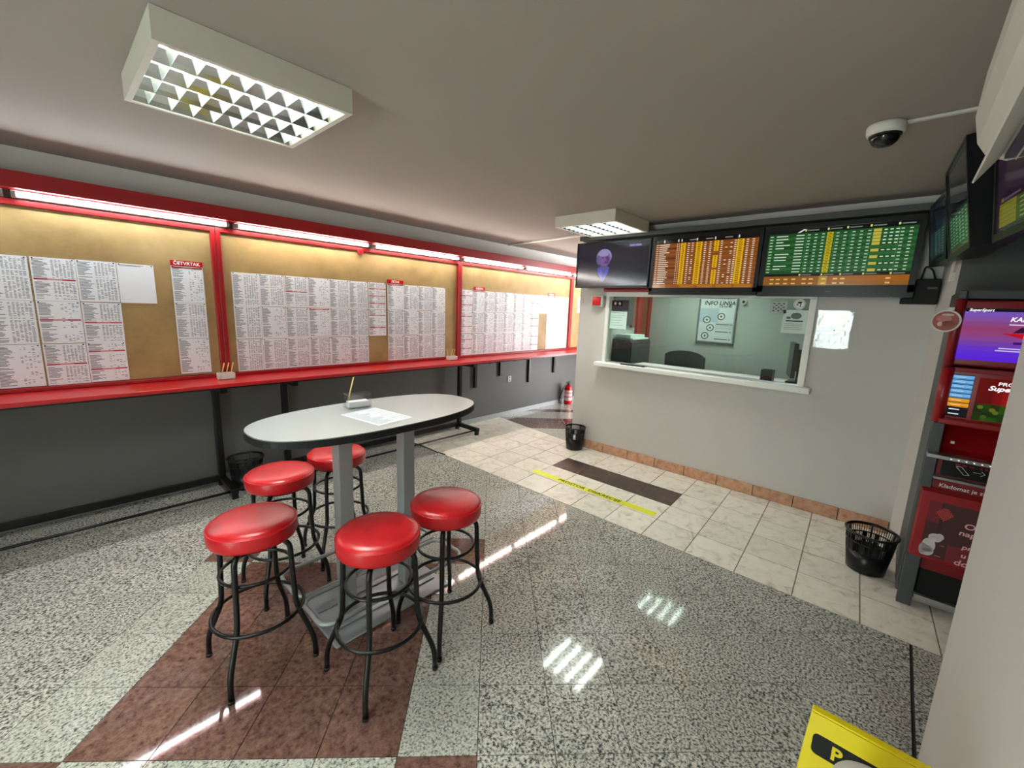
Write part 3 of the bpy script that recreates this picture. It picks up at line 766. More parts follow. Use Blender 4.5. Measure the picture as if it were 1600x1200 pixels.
def tv_orange(s, O, U, V, N):
    rn = random.Random(2); L = [(0, 0, 1, 1, srgb(10, 6, 6), 0), (0, 0, 1, .905, srgb(126, 66, 14), 1)]
    ycols = [(.275, .325), (.430, .490), (.605, .650), (.815, .875)]
    n = 21
    for r in range(n):
        v1 = .90-(.83)*r/n; v0 = v1-.83/n
        if r % 2: L.append((0, v0, 1, v1, srgb(146, 80, 20), 2))
        if r % 5 == 2: L.append((.13, v0, .235, v1, srgb(98, 44, 6), 3))
        m_ = (v0+v1)/2; h = .0085
        L.append((.012, m_-h, .035, m_+h, srgb(226, 200, 170), 4)); L.append((.045, m_-h, rn.uniform(.10, .16), m_+h, srgb(240, 226, 205), 4))
        L.append((.235, m_-h, .243, m_+h, srgb(240, 230, 200), 4)); L.append((.255, m_-h, .263, m_+h, srgb(240, 230, 200), 4))
        for k, (a, b) in enumerate(ycols):
            if k == 2 and r in (5, 6, 13): continue
            L.append((a, v0+.004, b, v1-.002, srgb(242, 190, 10), 3)); L.append((a+.014, m_-.008, b-.014, m_+.008, srgb(120, 70, 4), 5))
        for a in (.345, .385, .51, .56, .665, .71, .755, .79, .895, .945):
            if a in (.71,) and rn.random() < .7: continue
            if a in (.385, .755) and rn.random() < .3: continue
            L.append((a, m_-h, a+.020, m_+h, srgb(230, 214, 190), 4))
    L.append((0, 0, 1, .07, srgb(150, 84, 24), 4))
    for a in (.0, .30, .48, .66, .83): L.append((a, .005, a+.15, .065, srgb(176, 112, 30), 5))
    for a in (.09, .24, .275, .43, .605, .82): L.append((a, .925, a+.012, .975, srgb(230, 220, 200), 5))
    for a in (.36, .52, .70): L.append((a, .94, a+.07, .958, srgb(150, 140, 130), 5))
    s.quads(O, U, V, N, L)
def tv_green(s, O, U, V, N):
    rn = random.Random(3); L = [(0, 0, 1, 1, srgb(8, 12, 12), 0), (0, .21, 1, .92, srgb(24, 88, 30), 1)]
    n = 13
    for r in range(n):
        v1 = .91-.69*r/n; v0 = v1-.69/n; m_ = (v0+v1)/2; h = .008
        L.append((0, v0, 1, v1, srgb(36, 96, 44) if r % 2 else srgb(24, 74, 32), 2))
        L.append((.01, m_-h, .035, m_+h, srgb(190, 220, 180), 4))
        if rn.random() < .75: L.append((.06, m_-h, rn.uniform(.11, .18), m_+h, srgb(220, 236, 210), 4))
        L.append((.21, m_-h, .27, m_+h, srgb(206, 228, 200), 4))
        for a in (.295, .345, .395, .495, .545, .60, .65, .70, .90, .95): L.append((a, m_-h, a+.020, m_+h, srgb(190, 214, 184), 4))
        L.append((.432, v0+.004, .475, v1-.004, srgb(196, 176, 20), 4)); L.append((.443, m_-.007, .464, m_+.007, srgb(90, 80, 10), 5))
        if r < 5 or r % 2 == 0:
            L.append((.735, v0+.004, .785, v1-.004, srgb(196, 180, 70), 4))
            for a in (.80, .835, .87): L.append((a, m_-h, a+.02, m_+h, srgb(226, 240, 216), 4))
    for a in (.285, .485, .59, .72, .89): L.append((a, .215, a+.0025, .91, srgb(60, 140, 70), 5))
    L.append((0, .165, 1, .215, srgb(10, 14, 12), 5)); L.append((0, 0, 1, .165, srgb(140, 88, 22), 4))
    L.append((.50, .06, 1, .16, srgb(156, 92, 16), 5)); L.append((.42, 0, .48, .165, srgb(176, 136, 32), 5))
    for r in range(2):
        for a in (.05, .10, .16, .22, .30, .35, .44, .52, .57, .86): L.append((a, .025+.075*r, a+.03, .05+.075*r, srgb(226, 190, 120), 6))
    for a in (.27, .43, .56, .71, .88):
        L.append((a, .175, a+.012, .205, srgb(220, 214, 120), 6)); L.append((a+.02, .18, a+.09, .198, srgb(110, 120, 110), 6))
        L.append((a, .945, a+.012, .98, srgb(220, 220, 130), 6)); L.append((a+.02, .95, a+.10, .968, srgb(120, 130, 120), 6))
    s.quads(O, U, V, N, L)
    s.add([O+N*.0016+U*a+V*b for a, b in ((.215, .93), (.235, .93), (.262, .965), (.275, .985), (.258, .985))], [(0, 1, 2, 3, 4)], False, srgb(235, 240, 235))
NX = Vector((-1, 0, 0)); UY = Vector((0, -1, 0))
def arm(y0, y1, z0, z1, x0, x1): return MB().box((x0, y0, z0), (x1, y1, z1))
frame_tv('television', 'television showing a grey haired speaker in dark suit, left of the row', (4.10, 2.787, 1.874), UY, Z3, NX, .862, .480, .012, .035, tv_person, 'screen', arm(2.2, 2.5, 1.95, 2.25, 4.15, 4.25), .022)
frame_tv('television', 'television with orange and yellow odds table, middle of the wall row', (4.09, 1.903, 1.806), UY, Z3, NX, .958, .550, .030, .06, tv_orange, 'screen', arm(1.3, 1.6, 1.95, 2.25, 4.17, 4.25), .065)
frame_tv('television', 'television with green odds table, right end of the wall row', (4.09, .935, 1.800), UY, Z3, NX, .965, .556, .034, .06, tv_green, 'screen', arm(.3, .6, 1.95, 2.25, 4.17, 4.25), .085)
# televisions over the niche, angled towards the room
def side_tv(label, pb_far, pb_near, pt_far, content, depth=.06, mat='screen_dim', bez=.02):
    bf, bn, tf = Vector(pb_far), Vector(pb_near), Vector(pt_far)
    U = (bn-bf); V = (tf-bf); N = U.cross(V).normalized()
    w = U.length; U.normalize(); V = (V-U*V.dot(U)); h = V.length; V.normalize()
    c = bf+U*w/2+V*h*.6-N*(depth+.02)
    mnt = MB().tube([c, c-N*.06+Z3*.02, Vector((c.x-N.x*.06, c.y-N.y*.06, CE))], .018, 8)
    return frame_tv('television', label, bf, U, V, N, w, h, bez, depth, content, mat, mnt, .03)
def tv_ref(s, O, U, V, N):
    s.quads(O, U, V, N, [(0, 0, 1, 1, srgb(44, 46, 46), 0), (0, .47, 1, .53, srgb(18, 22, 24), 1)])  # grey upper half: reflection of the ceiling put into the screen colour
    rn = random.Random(5); L = [(0, .04, 1, .44, srgb(38, 96, 52), 1), (0, 0, 1, .05, srgb(110, 84, 30), 2)]
    for r in range(9):
        v = .40-.039*r
        for a in (.08, .22, .36, .52, .66, .80): L.append((a, v-.009, a+.08, v+.009, srgb(150, 200, 150), 3))
    s.quads(O, U, V, N, L)
def tv_ref2(s, O, U, V, N):
    s.quads(O, U, V, N, [(0, 0, 1, 1, srgb(30, 36, 42), 0), (0, .60, 1, .66, srgb(40, 48, 90), 1)])
    L = [(0, .05, 1, .55, srgb(34, 74, 66), 1)]
    for r in range(10):
        v = .50-.044*r
        for a in (.3, .5, .7): L.append((a, v-.009, a+.13, v+.009, srgb(120, 165, 150), 3))
    s.quads(O, U, V, N, L)
def tv_purple(s, O, U, V, N):
    s.quads(O, U, V, N, [(0, 0, 1, 1, srgb(70, 40, 66), 0), (0, .52, 1, .60, srgb(52, 28, 52), 1), (0, .72, 1, .76, srgb(86, 52, 80), 1), (.08, .30, .12, .335, srgb(170, 160, 60), 2), (.13, .305, .40, .325, srgb(140, 120, 140), 2)])
    L = [(.05, .05, .34, .28, srgb(186, 170, 24), 2), (.34, .05, 1, .28, srgb(96, 112, 40), 2)]
    for r in range(5):
        v = .26-.042*r
        L.append((.05, v-.002, .34, v+.002, srgb(110, 96, 14), 3))
        for a in (.4, .52, .64, .76, .88): L.append((a, v-.022, a+.07, v-.008, srgb(190, 200, 120), 3))
    s.quads(O, U, V, N, L)
side_tv('small side television farthest in the corner, with bluish table', (4.12, -.088, 2.00), (3.60, -.142, 2.00), (4.12, -.030, 2.39), tv_ref2)
side_tv('side television seen almost edge on above the kiosk, with green table', (3.50, -.151, 1.97), (2.85, -.182, 1.97), (3.50, -.064, 2.453), tv_ref, .13)
side_tv('dim purple side television at the picture edge under the air conditioner', (2.72, -.236, 1.965), (2.06, -.315, 1.965), (2.72, -.176, 2.40), tv_purple, .05, 'screen_dim')
# black box with cables under the green television
t = thing('media_box', 'black box hanging on the wall below the green table television', 'box', (4.2, -.08, 1.757))
obj('case', MB().box((4.17, -.163, 1.757), (4.25, -.035, 1.93), .006).box((4.17, -.04, 1.757), (4.25, .03, 1.797), .006), 'black_matte', t)
obj('sticker', MB().box((4.169, -.15, 1.86), (4.1705, -.10, 1.875)), 'dark_grey', t)
obj('cable', MB().tube(fillet([(4.20, -.06, 1.93), (4.17, -.07, 2.02), (4.15, -.11, 1.99), (4.19, -.13, 1.93)], .04), .006, 6), 'black_plastic', t)
t = thing('conduit_box', 'small white junction box below the corner television', 'box', (4.0, -.19, 1.93))
obj('box_body', MB().box((3.93, -.24, 1.90), (4.06, -.185, 1.95), .006), 'white_plastic', t)
obj('pipe', MB().tube([(4.00, -.20, 1.95), (4.00, -.20, CE)], .012, 8), 'white_plastic', t)

# ================================================================== WALL ITEMS
t = thing('alarm_siren', 'white alarm siren box with red lens on the booth wall corner', 'alarm', (4.22, 2.55, 1.67))
obj('body', MB().box((4.19, 2.475, 1.672), (4.25, 2.62, 1.800), .010, 3), 'white_plastic', t)
obj('lens', MB().box((4.176, 2.497, 1.690), (4.192, 2.60, 1.782), .012, 3), 'red_gloss', t)
t = thing('wall_socket', 'white double socket on the dark wall under the red counter', 'socket', (4.66, LW-.012, .53))
obj('plate', MB().box((4.625, LW-.012, .52), (4.70, LW, .61), .003), 'white_plastic', t)
for z in (.545, .585): obj('outlet', MB().lathe([(.017, 0), (.013, -.004)], (4.662, LW-.0122, z), 14, (0, -1, 0)), 'dark_grey', t)
# plastic sleeve with papers, taped to the wall
t = thing('document_sleeve', 'shiny plastic sleeve with papers taped beside the booth window', 'sleeve', (4.245, .40, 1.40))
s_ = MB()
O = Vector((BW-.006, .500, 1.402)); U = UY*.212; V = Z3*.290
s_.box((BW-.006, .288, 1.402), (BW-.003, .500, 1.692), col=srgb(214, 210, 206))
rn = random.Random(8); L = [(.10, .62, .98, .99, srgb(240, 230, 205), 1), (.04, .0, .30, .60, srgb(190, 186, 200), 1), (.34, .0, .82, .32, srgb(214, 236, 240), 1), (.05, .56, .55, .64, srgb(226, 150, 140), 2)]
for r in range(14): L.append((rn.uniform(.1, .5), .33+.02*r, rn.uniform(.55, .98), .345+.02*r, srgb(*rn.choice([(90, 90, 100), (150, 150, 158), (120, 118, 130), (230, 230, 235)])), 3))
s_.quads(O, U, V, NX, L); obj('papers', s_, 'print', t)
obj('sleeve', MB().box((BW-.0105, .280, 1.396), (BW-.0095, .508, 1.700)), 'sleeve_plastic', t)
for yy, zz in ((.29, 1.695), (.50, 1.398), (.287, 1.40)): obj('tape', MB().box((BW-.012, yy-.016, zz-.007), (BW-.011, yy+.016, zz+.007)), 'white_plastic', t)
# stickers and papers stuck on the inside of the booth glass
GX = BW+.0148
def glass_paper(name, label, cat, y, z, w, h, col, build=None):
    s_ = MB(); O = Vector((GX-.0012, y, z)); U = UY*w; V = Z3*h
    s_.box((GX-.0012, y-w, z), (GX, y, z+h), col=col)
    if build: build(s_, O, U, V)
    return tag(obj(name, s_, 'print'), label, cat)
def ln(n, c, x0=.08):
    def f(s, O, U, V):
        rn = random.Random(n)
        s.quads(O, U, V, NX, [(x0, .92-.85*k/n-.012, rn.uniform(.6, .92), .92-.85*k/n+.012, c, 1) for k in range(n)])
    return f
glass_paper('paper_notice', 'pale mint notice stuck low on the left of the booth window', 'paper', 2.405, 1.44, .20, .19, srgb(206, 232, 222), ln(6, srgb(150, 180, 172)))
def two(s, O, U, V):
    for u, c in ((.28, srgb(170, 60, 50)), (.73, srgb(70, 74, 74))):
        s.disc(O, U, V, NX, u, .5, .17, .36, c, 1); s.disc(O, U, V, NX, u, .5, .11, .25, srgb(230, 226, 220), 2); s.disc(O, U, V, NX, u+.02, .46, .06, .14, srgb(90, 80, 80), 3)
glass_paper('sticker', 'white sticker with two round pictograms at the window top left', 'sticker', 2.385, 1.690, .115, .05, srgb(236, 234, 228), two)
glass_paper('poster', 'dark poster behind the upper left corner of the booth glass', 'poster', 2.395, 1.638, .20, .115, srgb(40, 42, 44))
glass_paper('paper_notice', 'printed mint notice on the right of the window under the round sticker', 'paper', .755, 1.50, .175, .195, srgb(206, 226, 216), lambda s, O, U, V: (s.disc(O, U, V, NX, .55, .75, .22, .14, srgb(96, 108, 104), 1), s.disc(O, U, V, NX, .25, .66, .10, .06, srgb(96, 108, 104), 1), s.quads(O, U, V, NX, [(.15, .50, .85, .56, srgb(60, 66, 64), 2)]+[(.1, .40-.08*k, .85, .42-.08*k, srgb(150, 165, 158), 1) for k in range(4)])))
def rnd_st(s, O, U, V):
    s.disc(O, U, V, NX, .5, .5, .5, .5, srgb(228, 230, 226), 1); s.disc(O, U, V, NX, .5, .5, .42, .42, srgb(120, 126, 122), 2); s.disc(O, U, V, NX, .5, .5, .39, .39, srgb(232, 234, 230), 3)
    s.disc(O, U, V, NX, .52, .68, .20, .10, srgb(40, 42, 40), 4); s.quads(O, U, V, NX, [(.55, .25, .63, .66, srgb(40, 42, 40), 4)]); s.disc(O, U, V, NX, .33, .48, .10, .14, srgb(150, 154, 150), 4)
s_ = MB(); O = Vector((GX-.0012, .690, 1.700)); rnd_st(s_, O, UY*.085, Z3*.085)
s_.lathe([(.0425, 0), (.0425, .0012)], (GX-.0012, .6475, 1.7425), 20, (1, 0, 0))
tag(obj('round_sticker', s_, 'print'), 'round white pictogram sticker at the window top right', 'sticker')
def checks(s, O, U, V):
    for i in range(5):
        for j in range(5):
            if (i+j) % 2 == 0: s.disc(O, U, V, NX, .2+.15*i, .2+.15*j, .08, .08, srgb(84, 92, 88), 1, 4)
glass_paper('checked_sticker', 'pale sticker with dark checks on the booth window top', 'sticker', .855, 1.665, .12, .10, srgb(178, 188, 182), checks)

# ================================================================== BOOTH INTERIOR
t = thing('framed_poster', 'silver framed info line poster on the booth back wall', 'poster', (5.98, 1.81, 1.265))
O = Vector((5.985, 2.045, 1.265)); w, h = .475, .605
fr = MB(); fr.box((5.975, 2.045-w, 1.265), (6.0, 2.045, 1.287), .004); fr.box((5.975, 2.045-w, 1.848), (6.0, 2.045, 1.870), .004)
fr.box((5.975, 2.045-w, 1.287), (6.0, 2.045-w+.022, 1.848), .004); fr.box((5.975, 2.045-.022, 1.287), (6.0, 2.045, 1.848), .004)
obj('frame', fr, 'silver', t)
s_ = MB(); U = UY*w; V = Z3*h
s_.quads(O, U, V, NX, [(.04, .03, .96, .97, srgb(222, 230, 230), 0), (.05, .45, .55, .75, srgb(190, 206, 216), 1), (.5, .3, .95, .45, srgb(206, 212, 216), 1)])
for u, v in ((.25, .50), (.62, .58), (.36, .33), (.24, .15)):
    s_.disc(O, U, V, NX, u, v, .10, .078, srgb(60, 64, 64), 2); s_.disc(O, U, V, NX, u, v, .075, .058, srgb(232, 236, 234), 3); s_.disc(O, U, V, NX, u, v, .03, .026, srgb(96, 100, 100), 4, 6)
for v in (.40, .24, .08): s_.quads(O, U, V, NX, [(.5, v, .84, v+.02, srgb(96, 104, 106), 3), (.86, v-.005, .92, v+.025, srgb(150, 156, 156), 3)])
obj('print', s_, 'print', t)
obj('lettering', text_mb('INFO LINIJA', .072, O+U*.54+V*.86, UY, Z3, NX, 'CENTER', .02, .15, 1.0, None, .0015), 'black_matte', t)
obj('small_lettering', text_mb('KORISNICIMA', .026, O+U*.70+V*.79, UY, Z3, NX, 'CENTER', .02, .15, 1.0, None, .0015), 'dark_grey', t)
t = thing('office_chair', 'black leather office chair behind the booth counter', 'chair', (5.05, 1.83, 0))
bk = MB(); pr = []
for k in range(13):
    a = (k/12-.5)*2; pr.append((a*.225, 1.205-.035*a*a-.02*abs(a)**6, .035*a*a))
vs = []
for yy, zz, xx in pr: vs += [(5.10-xx, 1.83+yy, .62), (5.06-xx, 1.83+yy, zz), (5.13-xx, 1.83+yy, zz-.01), (5.17-xx, 1.83+yy, .62)]
fs = []
for k in range(12):
    for j in range(4): fs.append((k*4+j, k*4+(j+1) % 4, (k+1)*4+(j+1) % 4, (k+1)*4+j))
fs += [(3, 2, 1, 0), (48, 49, 50, 51)]
bk.add(vs, fs, False); obj('backrest', bk, 'leather_black', t)
obj('seat', MB().box((4.66, 1.59, .50), (5.14, 2.07, .60), .04, 3), 'leather_black', t)
obj('column', MB().lathe([(.03, .10), (.03, .50)], (4.92, 1.83, 0), 14), 'black_metal', t)
for k in range(5):
    a = 2*PI*k/5; d = Vector((math.cos(a), math.sin(a), 0))
    obj('base_arm', MB().tube([Vector((4.92, 1.83, .10)), Vector((4.92, 1.83, .075))+d*.27], .016, 6), 'black_plastic', t)
    obj('castor', MB().lathe([(.028, -.018), (.028, .018)], Vector((4.92, 1.83, .029))+d*.27, 12, d.cross(Z3)), 'black_plastic', t)
for s in (-1, 1): obj('armrest', MB().box((4.72, 1.83+s*.25-.02, .76), (5.0, 1.83+s*.25+.02, .79), .008).box((4.82, 1.83+s*.25-.015, .55), (4.87, 1.83+s*.25+.015, .76)), 'black_plastic', t)
tag(obj('booth_desk', MB().box((BW+.145, -.09, .985), (4.98, 2.30, 1.02), .004).box((4.9, -.09, 0), (4.93, .02, .985)).box((4.9, 2.26, 0), (4.93, 2.30, .985)).box((BW+.16, 2.24, 0), (4.93, 2.26, .985)), 'white_frame'), 'white work desk inside the booth under the window', 'desk')
t = thing('monitor', 'black computer monitor seen edge on at the booth desk right end', 'monitor', (4.80, .66, 1.02))
obj('panel', MB().obox((4.78, .715, 1.24), (.97, .24, 0), Z3, (-.24, .97, 0), .40, .32, .035), 'black_plastic', t)
obj('back_hump', MB().obox((4.79, .685, 1.24), (.97, .24, 0), Z3, (-.24, .97, 0), .22, .20, .04), 'black_plastic', t)
obj('stand', MB().box((4.79, .60, 1.02), (4.83, .67, 1.20), .006).box((4.72, .54, 1.02), (4.92, .74, 1.032), .004), 'black_plastic', t)
obj('cable', MB().tube(fillet([(4.82, .63, 1.14), (4.80, .56, 1.06), (4.74, .60, 1.025), (4.70, .53, 1.10)], .04), .005, 6), 'black_plastic', t)
t = thing('pen_cup', 'black square pen holder on the booth desk beside the monitor', 'holder', (4.66, .88, 1.02))
pc = MB(); pc.box((4.61, .83, 1.02), (4.71, .93, 1.03)); pc.box((4.61, .83, 1.03), (4.615, .93, 1.13)); pc.box((4.705, .83, 1.03), (4.71, .93, 1.13)); pc.box((4.615, .83, 1.03), (4.705, .835, 1.13)); pc.box((4.615, .925, 1.03), (4.705, .93, 1.13))
obj('cup', pc, 'black_plastic', t); obj('divider', MB().box((4.615, .878, 1.03), (4.705, .882, 1.12)), 'black_plastic', t)
t = thing('booth_camera', 'little white camera on the booth back wall beside the poster', 'camera', (5.97, 1.50, 1.79))
obj('mount', MB().lathe([(.035, 0), (.035, .03)], (6.0, 1.505, 1.81), 14, (-1, 0, 0)), 'white_plastic', t); obj('lens', MB().lathe([(.018, 0), (.012, .01)], (5.97, 1.505, 1.81), 12, (-1, 0, 0)), 'black_plastic', t)
d2 = struct('door_2', MB().box((5.60, 2.735, 0), (6.0, 2.75, 2.05)), 'wood_brown')
obj('door_frame', MB().box((5.57, 2.715, 0), (5.70, 2.75, 2.08)), 'red_frame', d2); obj('door_frame', MB().box((5.90, 2.715, 0), (5.99, 2.75, 2.08)), 'red_frame', d2)
obj('handle', MB().tube([(5.74, 2.74, 1.03), (5.74, 2.69, 1.03), (5.84, 2.69, 1.03)], .009, 6), 'silver', d2)
t = thing('wall_screen', 'dark wall panel inside the booth behind the window left end', 'panel', (5.1, 2.73, 1.45))
obj('panel', MB().box((4.78, 2.71, 1.45), (5.42, 2.748, 1.92), .006), 'dark_grey', t); obj('border', MB().box((5.42, 2.715, 1.42), (5.50, 2.748, 1.86)), 'wood_brown', t)
t = thing('booth_cabinet', 'dark grey cabinet standing inside the booth at the left', 'cabinet', (5.25, 2.63, 0))
obj('body', MB().box((4.98, 2.50, 0), (5.56, 2.748, 1.28), .006), 'dark_grey', t); obj('door', MB().box((5.0, 2.485, .05), (5.54, 2.50, 1.25), .003), 'dark_grey', t); obj('knob', MB().lathe([(.012, 0), (.012, .02)], (5.05, 2.485, .8), 10, (0, -1, 0)), 'silver', t)
tag(obj('cabinet_paper', MB().box((5.05, 2.50, 1.28), (5.5, 2.74, 1.30)).box((5.02, 2.52, 1.30), (5.42, 2.73, 1.34)), 'mint_paper'), 'pale papers piled on the dark booth cabinet', 'paper')

# ================================================================== KIOSK
KX = 3.23
KY0, KY1 = -.205, -.80
t = thing('betting_kiosk', 'tall red and grey self service betting kiosk with two lit screens', 'kiosk', (3.5, -.5, 0))
t_k = t
obj('side_panel', MB().box((KX+.02, KY0-.03, .06), (3.78, KY0, 1.80), .006), 'dark_grey', t)
obj('side_panel', MB().box((KX+.02, KY1, .06), (3.78, KY1+.03, 1.80), .006), 'dark_grey', t)
obj('back_panel', MB().box((3.74, KY1+.03, .06), (3.78, KY0-.03, 1.80)), 'dark_grey', t)
obj('top_cap', MB().box((KX+.06, KY1+.03, 1.76), (3.74, KY0-.03, 1.80)), 'dark_grey', t)
for ya in (KY0, KY1+.075):
    obj('leg', MB().box((KX-.01, ya-.075, 0), (KX+.05, ya-.012, .36), .004), 'dark_grey', t)
obj('upper_housing', MB().box((KX+.012, KY1+.03, 1.41), (KX+.34, KY0-.015, 1.752), .012, 3), 'red_dark', t)
obj('pillar_trim', MB().lathe([(.022, 1.405), (.022, 1.752), (.016, 1.757)], (KX+.014, KY0-.012, 0), 14), 'red_dark', t)
obj('pillar_trim', MB().lathe([(.026, 1.10), (.026, 1.400)], (KX+.010, KY0-.018, 0), 14), 'red_frame', t)
obj('mid_housing', MB().box((KX+.012, KY1+.03, 1.100), (KX+.34, KY0-.015, 1.402), .010, 3), 'red_frame', t)
obj('visor', MB().box((KX-.005, KY1+.03, 1.378), (KX+.04, KY0-.04, 1.402), .004), 'red_dark', t)
obj('ledge', MB().box((KX-.035, KY1+.02, 1.096), (KX+.04, KY0-.02, 1.125), .006), 'red_frame', t)
# upper screen
s_ = MB(); O = Vector((KX+.0115, -.232, 1.445)); U = UY*.50; V = Z3*.265
L = []
cs = [(92, 36, 226), (98, 44, 222), (106, 54, 206), (122, 66, 178), (140, 72, 150), (150, 70, 128), (152, 66, 116), (146, 72, 134), (136, 82, 166), (126, 88, 190)]
for k, c in enumerate(cs): L.append((0, k*.094, 1, (k+1)*.094, srgb(*c), 0))
L.append((0, .94, 1, 1, srgb(18, 14, 30), 0))
L.append((.28, .20, .62, .222, srgb(214, 200, 255), 2)); L.append((.30, .245, .60, .267, srgb(214, 200, 255), 2)); L.append((.335, .695, .66, .715, srgb(235, 220, 240), 2))
s_.quads(O, U, V, NX, L)
s_.add([O+NX*.0006+U*a+V*b for a, b in ((.29, .545), (.36, .50), (.44, .45), (.66, .44), (.70, .53), (.56, .58), (.43, .54))], [(6, 5, 4, 3, 2, 1, 0)][:1], False, srgb(200, 16, 34))
s_.add([O+NX*.0009+U*a+V*b for a, b in ((.37, .55), (.42, .66), (.56, .66), (.56, .58))], [(0, 1, 2, 3)], False, srgb(60, 12, 50))
s_.quads(O, U, V, NX, [(.39, .34, .70, .385, srgb(60, 16, 120), 2)])
sc = obj('upper_screen', s_, 'screen', t)
M['lit_white'] = emitter('lit_white', (1, 1, 1, 1), .6)
obj('lettering', text_mb('SuperSport', .019, O+U*.04+V*.968, UY, Z3, NX, 'LEFT', .02, .25), 'lit_white', sc)
obj('lettering', text_mb('KAKO', .030, O+U*.335+V*.80, UY, Z3, NX, 'LEFT', .02, .2), 'lit_white', sc)
# button list and lower screen
s_ = MB(); O = Vector((KX+.0115, -.228, 1.140)); U = UY*.098; V = Z3*.222
L = [(-.02, -.01, 1.02, 1.01, srgb(20, 8, 12), 0)]
for k in range(9):
    c = srgb(120, 186, 236) if k < 5 else (srgb(238, 164, 44) if k < 7 else srgb(24, 28, 34))
    c2 = srgb(76, 140, 206) if k < 5 else (srgb(214, 130, 20) if k < 7 else srgb(18, 20, 26))
    v1 = 1-k/9; L += [(0, v1-.105, 1, v1-.008, c, 1), (0, v1-.105, 1, v1-.075, c2, 2)]
    L.append((.30, v1-.066, .70, v1-.042, srgb(236, 244, 250) if k >= 7 else (srgb(176, 216, 246) if k < 5 else srgb(250, 206, 130)), 3))
s_.quads(O, U, V, NX, L); sc = obj('button_screen', s_, 'screen', t)
s_ = MB(); O = Vector((KX+.0115, -.345, 1.135)); U = UY*.30; V = Z3*.222
L = [(0, 0, 1, 1, srgb(120, 12, 12), 0)]
for k in range(10):
    for j in range(10):
        a, b = (k+.5)/10, (j+.5)/10; d_ = math.hypot((a-.75), (b-.52)*1.2); e = max(0, 1-d_/.6)
        c = (100+150*e, 12+80*e*e, 10+20*e) if b > .38 else (30+50*e, 34+46*random.random(), 14)
        L.append((k/10, j/10, (k+1)/10, (j+1)/10, srgb(*[min(255, q) for q in c]), 1))
s_.quads(O, U, V, NX, L)
rn = random.Random(3)
for k in range(16): s_.disc(O, U, V, NX, rn.uniform(.05, .95), rn.uniform(.05, .36), .04, .05, srgb(rn.randint(40, 120), rn.randint(70, 120), 30), 2, 7)
s_.disc(O, U, V, NX, .46, .05, .035, .035, srgb(240, 60, 90), 3, 12); s_.quads(O, U, V, NX, [(.52, .03, .66, .07, srgb(230, 230, 230), 3)])
sc = obj('lower_screen', s_, 'screen', t)
obj('lettering', text_mb('PRONA\u0110I', .024, O+U*.22+V*.89, UY, Z3, NX, 'LEFT', .02, .1, 1.2), 'lit_white', sc)
obj('lettering', text_mb('SuperJack', .034, O+U*.12+V*.775, UY, Z3, NX, 'LEFT', .03, .3, 1.1), 'lit_white', sc)
# recess, shelf, printer slot, lower box
obj('recess', MB().extrude([(KX+.26, KY0-.03, .93), (KX+.26, KY0-.03, 1.10), (KX+.20, KY0-.03, 1.10), (KX+.06, KY0-.03, .95), (KX+.02, KY0-.03, .93)], (0, KY1-KY0+.06, 0)), 'red_frame', t)
obj('column_trim', MB().box((KX-.005, KY0-.052, .36), (KX+.04, KY0-.004, 1.096), .004), 'dark_grey', t)
obj('shelf', MB().box((KX-.06, KY1+.02, .908), (KX+.26, KY0-.004, .930), .004), 'silver', t)
for k in range(14): obj('shelf_light', MB().box((KX-.0612, -.30-.028*k, .916), (KX-.0602, -.306-.028*k, .921)), 'lit_white', t)
obj('reader', MB().box((KX+.03, -.31, .985), (KX+.055, -.295, .998)), 'white_plastic', t)
obj('dark_panel', MB().box((KX+.03, KY1+.03, .800), (KX+.30, KY0-.055, .908)), 'red_dark', t)
obj('dark_window', MB().box((KX+.026, KY1+.06, .805), (KX+.03, KY0-.075, .895)), 'black_plastic', t)
obj('lettering', text_mb('w w w . s u', .026, (KX+.0255, -.33, .878), UY, Z3, NX, 'LEFT', .02, .1), 'red_vinyl', t)
ph = MB()
for a, b in (((-.335, .865), (-.37, .825)), ((-.355, .868), (-.39, .828)), ((-.335, .865), (-.355, .868)), ((-.37, .825), (-.39, .828)), ((-.40, .85), (-.43, .85)), ((-.43, .862), (-.445, .848)), ((-.43, .836), (-.445, .848))):
    ph.tube([(KX+.0255, a[0], a[1]), (KX+.0255, b[0], b[1])], .0013, 5)
obj('pictogram', ph, 'paper', t)
obj('lower_shelf', MB().box((KX-.02, KY1+.03, .785), (KX+.28, KY0-.05, .800), .003), 'silver', t)
obj('slogan_panel', MB().box((KX+.012, KY1+.03, .715), (KX+.28, KY0-.055, .785)), 'red_dark', t)
obj('lettering', text_mb('Kladomat je za\u0161ti\u0107en', .030, (KX+.0115, -.285, .748), UY, Z3, NX, 'LEFT', .01, .05), 'paper', t)
# lower box: bevelled frame standing proud with a poster
bx = MB()
yl, yr, zt_, zb_ = -.215, -.80, .735, .315
bx.add([(KX+.03, yl, zt_), (KX+.03, yr, zt_), (KX+.03, yr, zb_), (KX+.03, yl, zb_), (KX-.045, yl-.012, zt_-.02), (KX-.045, yr, zt_-.02), (KX-.055, yr, zb_+.02), (KX-.055, yl-.012, zb_+.02)],
       [(0, 4, 5, 1), (2, 6, 7, 3), (0, 3, 7, 4), (1, 5, 6, 2), (0, 1, 2, 3), (4, 7, 6, 5)])
obj('lower_box', bx, 'red_frame', t)
O = Vector((KX-.0558, -.262, .350)); U = UY*.50; V = Vector((.009, 0, .320)); N = Vector((-1, 0, .028))
s_ = MB(); s_.quads(O, U, V, N, [(0, 0, 1, 1, srgb(70, 30, 30), 1), (0, .62, .12, 1, srgb(120, 20, 34), 2), (.20, 0, .62, .30, srgb(120, 26, 36), 2), (.10, .30, .13, 1, srgb(52, 22, 24), 3)])
rn = random.Random(9)
